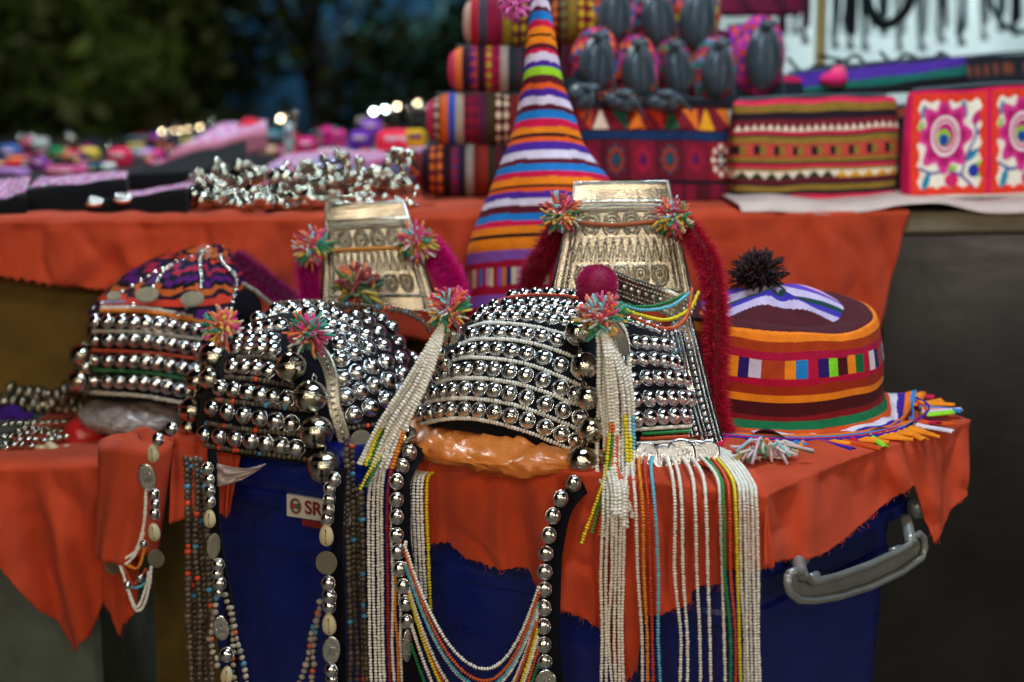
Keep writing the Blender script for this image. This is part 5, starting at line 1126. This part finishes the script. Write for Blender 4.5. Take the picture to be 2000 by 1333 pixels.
for x, y, w_, h_, Y, cl, l in far:
    mb = MB(); P = at(x, y, Y); a, b = ppx(w_/2, Y), ppx(h_/2, Y); V, Q, T = uvs(24, 16); S = np.sign(V)*np.abs(V)**.6; 
    mb.add(S*[a, min(a, .05), b]+np.array(P), Q, T, cl); box(mb, (P.x, P.y-min(a, .05)*.9, P.z+b*.3), (a*1.1, .006, b*.4), 'e8c8d0' if sum(lin(cl)) < 1 else '5c3070')
    tube(mb, [(P.x-a*.7, P.y, P.z+b*.95), (P.x, P.y, P.z+b*1.12), (P.x+a*.7, P.y, P.z+b*.95)], .003, '201820', ns=6)
    tag(mb.build('cloth_pouch', M['cloth']), l, 'pouch', 'bright pouches on the far end of the table')
kinds = ['purse', 'pouch', 'folded scarf', 'rolled band']; cols = [('scarlet', 'e02030'), ('fuchsia', 'e8209c'), ('turquoise', '20a0a8'), ('lemon', 'e8d040'), ('cobalt', '2048b8'), ('lilac', 'b090d8'), ('tangerine', 'f08020'), ('maroon', '701428'), ('pearl', 'd8d4d8'), ('emerald', '189050'), ('salmon', 'f08878'), ('navy', '182048'), ('mint', '90d8b8'), ('plum', '602060'), ('peach', 'f0b890')]
r3 = np.random.default_rng(5); combos = [(k, c) for k in kinds for c in cols]; r3.shuffle(combos)
for i in range(58):
    k, c = combos[i]; nm_, hx = c; x = r3.uniform(-10, 840); y = 338-r3.uniform(0, 1)**.8*62-x*.028; Y = max(1.9, min(3.2, .155*F/(max(y, 200)-150)))*.93
    mb = MB(); P = at(x, y, Y); w_ = ppx(r3.uniform(9, 26), Y); h_ = ppx(r3.uniform(7, 13), Y); 
    V, Q, T = uvs(18, 12); S = np.sign(V)*np.abs(V)**(.6 if k != 'rolled band' else .8); mb.add(S*[w_, .03, h_]+np.array(P), Q, T, hx)
    tube(mb, [P+Vector((-w_, -.03, h_*.2)), P+Vector((0, -.034, h_*.4)), P+Vector((w_, -.03, h_*.2))], h_*.2, cols[(i*7+3) % 15][1], ns=6)
    sph(mb, P+Vector((w_*.3, -.03, -h_*.2)), h_*.35, cols[(i*5+8) % 15][1]); tag(mb.build(k.replace(' ', '_'), M['cloth']), f'small {nm_} {k} among the far goods on the upper table', k.split()[-1], 'small goods on the far end of the table')
def glint_mat(nm_, col, st):
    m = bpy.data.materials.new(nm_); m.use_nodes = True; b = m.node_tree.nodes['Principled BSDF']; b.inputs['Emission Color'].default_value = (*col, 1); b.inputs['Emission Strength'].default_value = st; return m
BW, BC = glint_mat('warm_glint', (1, .72, .38), 22), glint_mat('cool_glint', (.6, .9, 1), 40)  # glowing beads added as glints of the far silver
BL = [(412, 235, 3.2, 1, 'cool added glint left of the brocade strip'), (575, 226, 3.4, 1, 'cool added glint right of the brocade strip'), (318, 268, 4, 0, 'warm added glint, left of the cluster behind the black stand'), (345, 266, 5, 0, 'warm added glint, brightest in the cluster behind the black stand'), (370, 262, 3, 0, 'warm added glint, right of the cluster behind the black stand'), (135, 275, 3, 0, 'warm added glint above the tan purse'), (248, 296, 3, 0, 'warm added glint behind the crimson purse'), (392, 258, 3, 0, 'warm added glint just left of the brocade strip'),
      (548, 240, 3, 0, 'warm added glint just right of the brocade strip'), (730, 226, 3, 1, 'cool added glint above the violet pouches'), (752, 222, 3, 1, 'cool added glint right of the violet pouches'), (775, 216, 2.5, 0, 'warm added glint above the red pouch'), (818, 212, 4, 0, 'warm added glint close to the barrel bags'), (60, 276, 2.5, 1, 'cool added glint near the left picture edge'), (100, 300, 2.5, 0, 'warm added glint near the left picture edge')]
WIRE = []
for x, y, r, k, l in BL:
    P = at(x, y-(0 if k and x < 600 else 8), 3.4); mb = MB(); R = ppx(r*1.15, 3.4); WIRE.append(P+Vector((0, 0, R*3))); sph(mb, P, R); sph(mb, P+Vector((0, 0, R*1.2)), R*.6, mi=1); tube(mb, [P+Vector((0, 0, R)), P+Vector((0, 0, R*3))], R*.3, ns=6, n=4, mi=1); tag(mb.build('glint_bead', [BC if k else BW, M['grey']]), l, 'glint', 'small added glints at the far end of the market')
mb = MB(); tube(mb, [at(-60, 262, 3.4)]+sorted(WIRE, key=lambda p: p.x)+[at(900, 190, 3.4)], .002, '101010', ns=5, n=120); tag(mb.build('glint_cable', M['cloth']), 'thin dark cable added to carry the small glints at the far end of the market', 'cable')  # cable added so the glowing beads do not float
ORD = 'first second third fourth fifth sixth seventh eighth ninth tenth eleventh twelfth thirteenth fourteenth fifteenth sixteenth seventeenth eighteenth nineteenth twentieth twenty-first twenty-second twenty-third'.split()
gl = [(412, 235, 8, 3.0, 'cool'), (575, 226, 9, 3.0, 'cool'), (300, 275, 14, 3.0, ''), (325, 265, 14, 2.9, ''), (345, 268, 16, 2.9, ''), (372, 262, 12, 3, ''), (395, 258, 12, 3, ''), (135, 272, 15, 3, ''), (155, 298, 12, 2.9, ''), (40, 272, 12, 3.1, ''), (62, 272, 12, 3.1, ''), (210, 290, 12, 3, ''), (540, 240, 10, 3, ''), (560, 238, 12, 3, ''), (720, 228, 12, 3, ''), (745, 222, 12, 3, ''), (770, 220, 10, 3, ''), (800, 214, 12, 3, ''), (822, 212, 14, 3, ''), (700, 236, 10, 2.9, ''), (108, 302, 10, 3, ''), (265, 290, 10, 3, '')]
for i, (x, y, r, Y, k) in enumerate(gl):
    mb = MB(); P = at(x, y, Y); R = ppx(r, Y)*.8
    sph(mb, P, R, tmpl=S32, sc=(1, 1, .9)); tube(mb, [P+Vector((0, 0, -R*.8)), P+Vector((0, 0, -R*2.2))], R*.3, ns=8); sph(mb, P+Vector((0, 0, -R*2.2)), R*.7, sc=(1, 1, .35)); sph(mb, P+Vector((0, 0, R)), R*.3)
    tag(mb.build('silver_trinket', M['shiny']), 'round silver trinket on stem at the far table edge, %s from the left' % ORD[sorted(g[0] for g in gl).index(x)], 'trinket', 'silver trinkets along the far table edge')
# ------------------------------------------------------------ lower left tray
t = thing('jewellery_dish', 'white oval dish of shells at the left edge of the crate', 'dish', at(80, 905, 1.42))
mb = MB(); P = at(90, 893, 1.42); V = []
def f(u, v): a = 2*math.pi*u; r = [0, .07, .092, .10, .097, .085, .0][min(6, int(v*6))]; z = [-.004, -.004, .006, .012, .010, .002, .0][min(6, int(v*6))]; return P+Vector((r*math.cos(a)*1.0, r*.75*math.sin(a), z))
grid(mb, f, 60, 6); mb.build('dish_body', M['lab'], t)
for x, y, an in ((70, 888, .9), (90, 892, 1.2), (105, 885, -.5), (125, 892, .4)): inst('shell', COWRIE, t, at(x, y, 1.37), Quaternion((0, 1, 0), an), .013)
for i, (x0, x1, y, cl, l) in enumerate(((-20, 140, 830, 'm', 'silver ball garland, back row on the crate'), (-20, 150, 848, 'm', 'silver ball garland, middle row on the crate'), (-20, 160, 868, 'm', 'silver ball garland, front row on the crate'), (-20, 150, 856, 'm', 'silver ball garland between the middle and front rows on the crate'), (-20, 60, 880, 'm', 'short silver ball garland at the left picture edge'))):
    mb = MB(); pts = [at(x0+(x1-x0)*k/5, y+rng.normal(0, 4)-k*2, 1.46-.002*(y-830)) for k in range(6)]; beads(mb, pts, .0042, .0078, 'c0c0c0', .95, S16); tag(mb.build('silver_garland', M['shiny']), l, 'garland', 'silver garlands on the crate')
mb = MB(); sph(mb, at(165, 850, 1.4), .022, 'b03030', sc=(1, 1, .9), tmpl=S32); tag(mb.build('red_bag', material('red_poly', 'b02424', .2, 0, .6, 150)), 'shiny red plastic bag tucked beside the silver garlands', 'plastic bag')
for i, (x0, x1, y, cl, mt, l) in enumerate(((-20, 130, 775, '5c4420', 'tin', 'brassy bangle row behind the purple cloth'), (-10, 160, 790, '4c3818', 'tin', 'brassy bangle row lying lower behind the garlands'), (20, 170, 765, '303030', 'tin', 'dull metal bangle row at the back of the crate'), (60, 165, 800, '6c5028', 'coin', 'dark old coin chain beside the bell of the leftmost headdress'))):
    mb = MB(); pts = [at(x0+(x1-x0)*k/5, y+rng.normal(0, 5), 1.52) for k in range(6)]; beads(mb, pts, .008, .011, cl, .5, S16, jit=.3); tag(mb.build('bangle_row', M[mt]), l, 'bangles', 'metal bangles on the crate')
mb = MB(); grid(mb, lambda u, v: at(-40+110*u, 800+40*v+6*math.sin(u*9), 1.50)+Vector((0, .01*math.sin(v*6+u*4), 0)), 20, 10, col='3c1470'); tag(mb.build('purple_cloth', M['cloth'], solid=.002), 'small crumpled purple cloth at the left edge of the crate', 'cloth')
# ------------------------------------------------------------ BACKGROUND STALL
t = thing('neighbour_stall', 'brightly lit stall with white backdrop sheet behind the bags at right', 'stall', (1.5, 4.3, 0))
mb = MB(); grid(mb, lambda u, v: Vector((.42+2.6*u, 4.3+.05*math.sin(u*30), .3+2.0*v)), 120, 20); mb.build('backdrop', M['white'], t, solid=.002)
mb = MB(); box(mb, (1.6, 3.9, .88), (2.4, .5, .04), bev=.005); mb.build('counter', M['stone'], t)
mb = MB(); tube(mb, [at(1606, 118, 2.4)-Vector((0, 0, .25)), at(1606, -60, 2.4)], ppx(11, 2.4), ns=14); 
for k in range(4): P = at(1606, 110-k*50, 2.4); sph(mb, P, ppx(13, 2.4), sc=(1, 1, .25))
tag(mb.build('bamboo_pole', M['pole']), 'pale yellow bamboo pole standing behind the bags', 'pole')
hc = ['16242c', '3c1430', '101820', '4a1838', '203840', '2c1c3c', '181c20']
dn = ['dark', 'plum', 'near black', 'wine red', 'teal black', 'indigo', 'charcoal']
hp = [1500, 1528, 1552, 1578, 1632, 1650, 1665, 1690, 1722, 1760, 1800, 1845, 1880, 1920, 1960, 1985]
for i, x in enumerate(hp):
    x += (i*37) % 11-5; Y = 2.7+.25*(i % 3); c = hc[i % 7] if x < 1700 else ['203a40', '90a0a4', '405860', '16242c'][i % 4]; mb = MB(); yb = random.uniform(40, 92)
    for k in range(3): tube(mb, [at(x-6+6*k, -90, Y), at(x-5+6*k+rng.normal(0, 3), 0, Y), at(x-6+6*k+rng.normal(0, 3), yb-8*k, Y)], ppx(random.uniform(3, 6), Y), c, ns=6)
    for k in range(6): tube(mb, [at(x-3, yb-10, Y), at(x-9+3.5*k, yb+18, Y)], ppx(1.3, Y), c, ns=5, n=4)
    tag(mb.build('hanging_sash', M['cloth']), f'{"dark" if x < 1700 else "grey green"} tasselled sash hanging before the white backdrop, number {i+1} from its left'.replace(f'number {i+1}', ['first', 'second', 'third', 'fourth', 'fifth', 'sixth', 'seventh', 'eighth', 'ninth', 'tenth', 'eleventh', 'twelfth', 'thirteenth', 'fourteenth', 'fifteenth', 'sixteenth'][i]), 'sash', 'sashes hanging in the neighbour stall')
mb = MB(); tube(mb, [at(1690, -40, 2.5), at(1700, 20, 2.5), at(1728, 50, 2.5), at(1770, 20, 2.5), at(1790, -40, 2.5)], ppx(10, 2.5), '101c20', ns=8); tag(mb.build('black_strap', M['cloth']), 'thick black strap hanging in a V shape before the backdrop', 'strap')
mb = MB(); tube(mb, [at(1930, -30, 2.5), at(1945, 30, 2.5), at(1985, 62, 2.5), at(2030, 55, 2.5)], ppx(5, 2.5), '40585c', ns=8); tag(mb.build('grey_strap', M['cloth']), 'thin grey strap looping near the top right corner', 'strap')
for i, (x0, x1, y) in enumerate(((1540, 1700, 130), (1570, 1760, 150), (1600, 1850, 122), (1640, 1800, 140), (1720, 1860, 118), (1560, 1640, 146))):
    mb = MB(); Y = 2.05; pts = [at(x0+(x1-x0)*k/6, y+rng.normal(0, 9), Y+rng.uniform(-.04, .04)) for k in range(7)]; tube(mb, pts, ppx(3.6, Y), '0c1218', ns=8, n=50)
    tag(mb.build('bag_strap', M['cloth']), f'tangled black bag strap behind the striped bag, {["leftmost", "lower left", "long top", "middle", "rightmost", "short left"][i]} one', 'strap', 'tangled black straps behind the bags')
mb = MB(); P = at(1628, 155, 1.9); V, Q, T = S16; mb.add(V*[.018, .02, .010]+np.array(P), Q, T, 'f03080'); mb.add(V*[.012, .012, .014]+np.array(P)+[.006, 0, .004], Q, T, 'ff6090'); tag(mb.build('pink_purse', M['cloth']), 'small bright pink purse on the purple pouch', 'purse')
# ------------------------------------------------------------ TREES
def tree(x, y, h, R, label, n, seed):
    r_ = np.random.default_rng(seed); t = thing('tree', label, 'tree', (x, y, 0), 'dark trees behind the market')
    mb = MB(); tube(mb, [(x, y, 0), (x+.1, y, h*.3), (x-.1, y+.1, h*.75)], .13, ns=10, taper=[1.2, .9, .4])
    for k in range(6): a = k*1.05; tube(mb, [(x, y, h*.3+.1*k), (x+R*.5*math.cos(a), y+R*.4*math.sin(a), h*.5+.1*k), (x+R*.8*math.cos(a), y+R*.7*math.sin(a), h*.62+.08*k)], .05, ns=6, taper=[1, .6, .2])
    mb.build('trunk', M['bark'], t); mb = MB()
    cl = r_.normal(0, 1, (70, 3)); cl /= np.linalg.norm(cl, axis=1)[:, None]; cl = cl*r_.uniform(.35, 1, (70, 1))*[R, R*.8, h*.46]+[x, y, h*.52]
    c = cl[r_.integers(0, 70, n)]+r_.normal(0, R*.13, (n, 3)); c = c[c[:, 2] > .15]; n = len(c)
    a = r_.normal(0, 1, (n, 3)); a /= np.linalg.norm(a, axis=1)[:, None]; b = np.cross(a, r_.normal(0, 1, (n, 3))); b /= np.linalg.norm(b, axis=1)[:, None]; s = r_.uniform(.05, .1, (n, 1))
    A = np.stack([c-a*s, c+b*s*.5, c+a*s, c-b*s*.5], 1); mb.add(A.reshape(-1, 3), np.arange(n*4).reshape(n, 4)); mb.build('crown', M['leaf'], t, smooth=False)
tree(-3.1, 8.4, 3.4, 1.0, 'broad dark green tree at the left edge, lit yellow green', 9000, 1)
tree(-2.25, 8.8, 3.0, .75, 'yellow green lit tree second from the left', 8000, 2)
tree(-.6, 10.5, 1.5, .6, 'dim tree standing in front of the blue glow', 4500, 3)
tree(-1.35, 9.6, 2.6, .95, 'sparse dim tree in the gap with blue glow behind', 700, 5)
tree(.2, 10.0, 2.6, 1.0, 'nearly black tree behind the barrel bags', 4000, 4)
t = thing('sky_glow_wall', 'added dark blue wall standing in for the sky glow behind the trees', 'wall', (0, 11.5, 0))
mb = MB(); grid(mb, lambda u, v: Vector((-7+12*u, 11.5+.15*math.sin(u*40), 3.6*v)), 160, 10, col='2c424e'); mb.build('sky_glow_sheet', M['cloth'], t, solid=.004)  # added sheet that catches the blue lamp, in place of sky glow
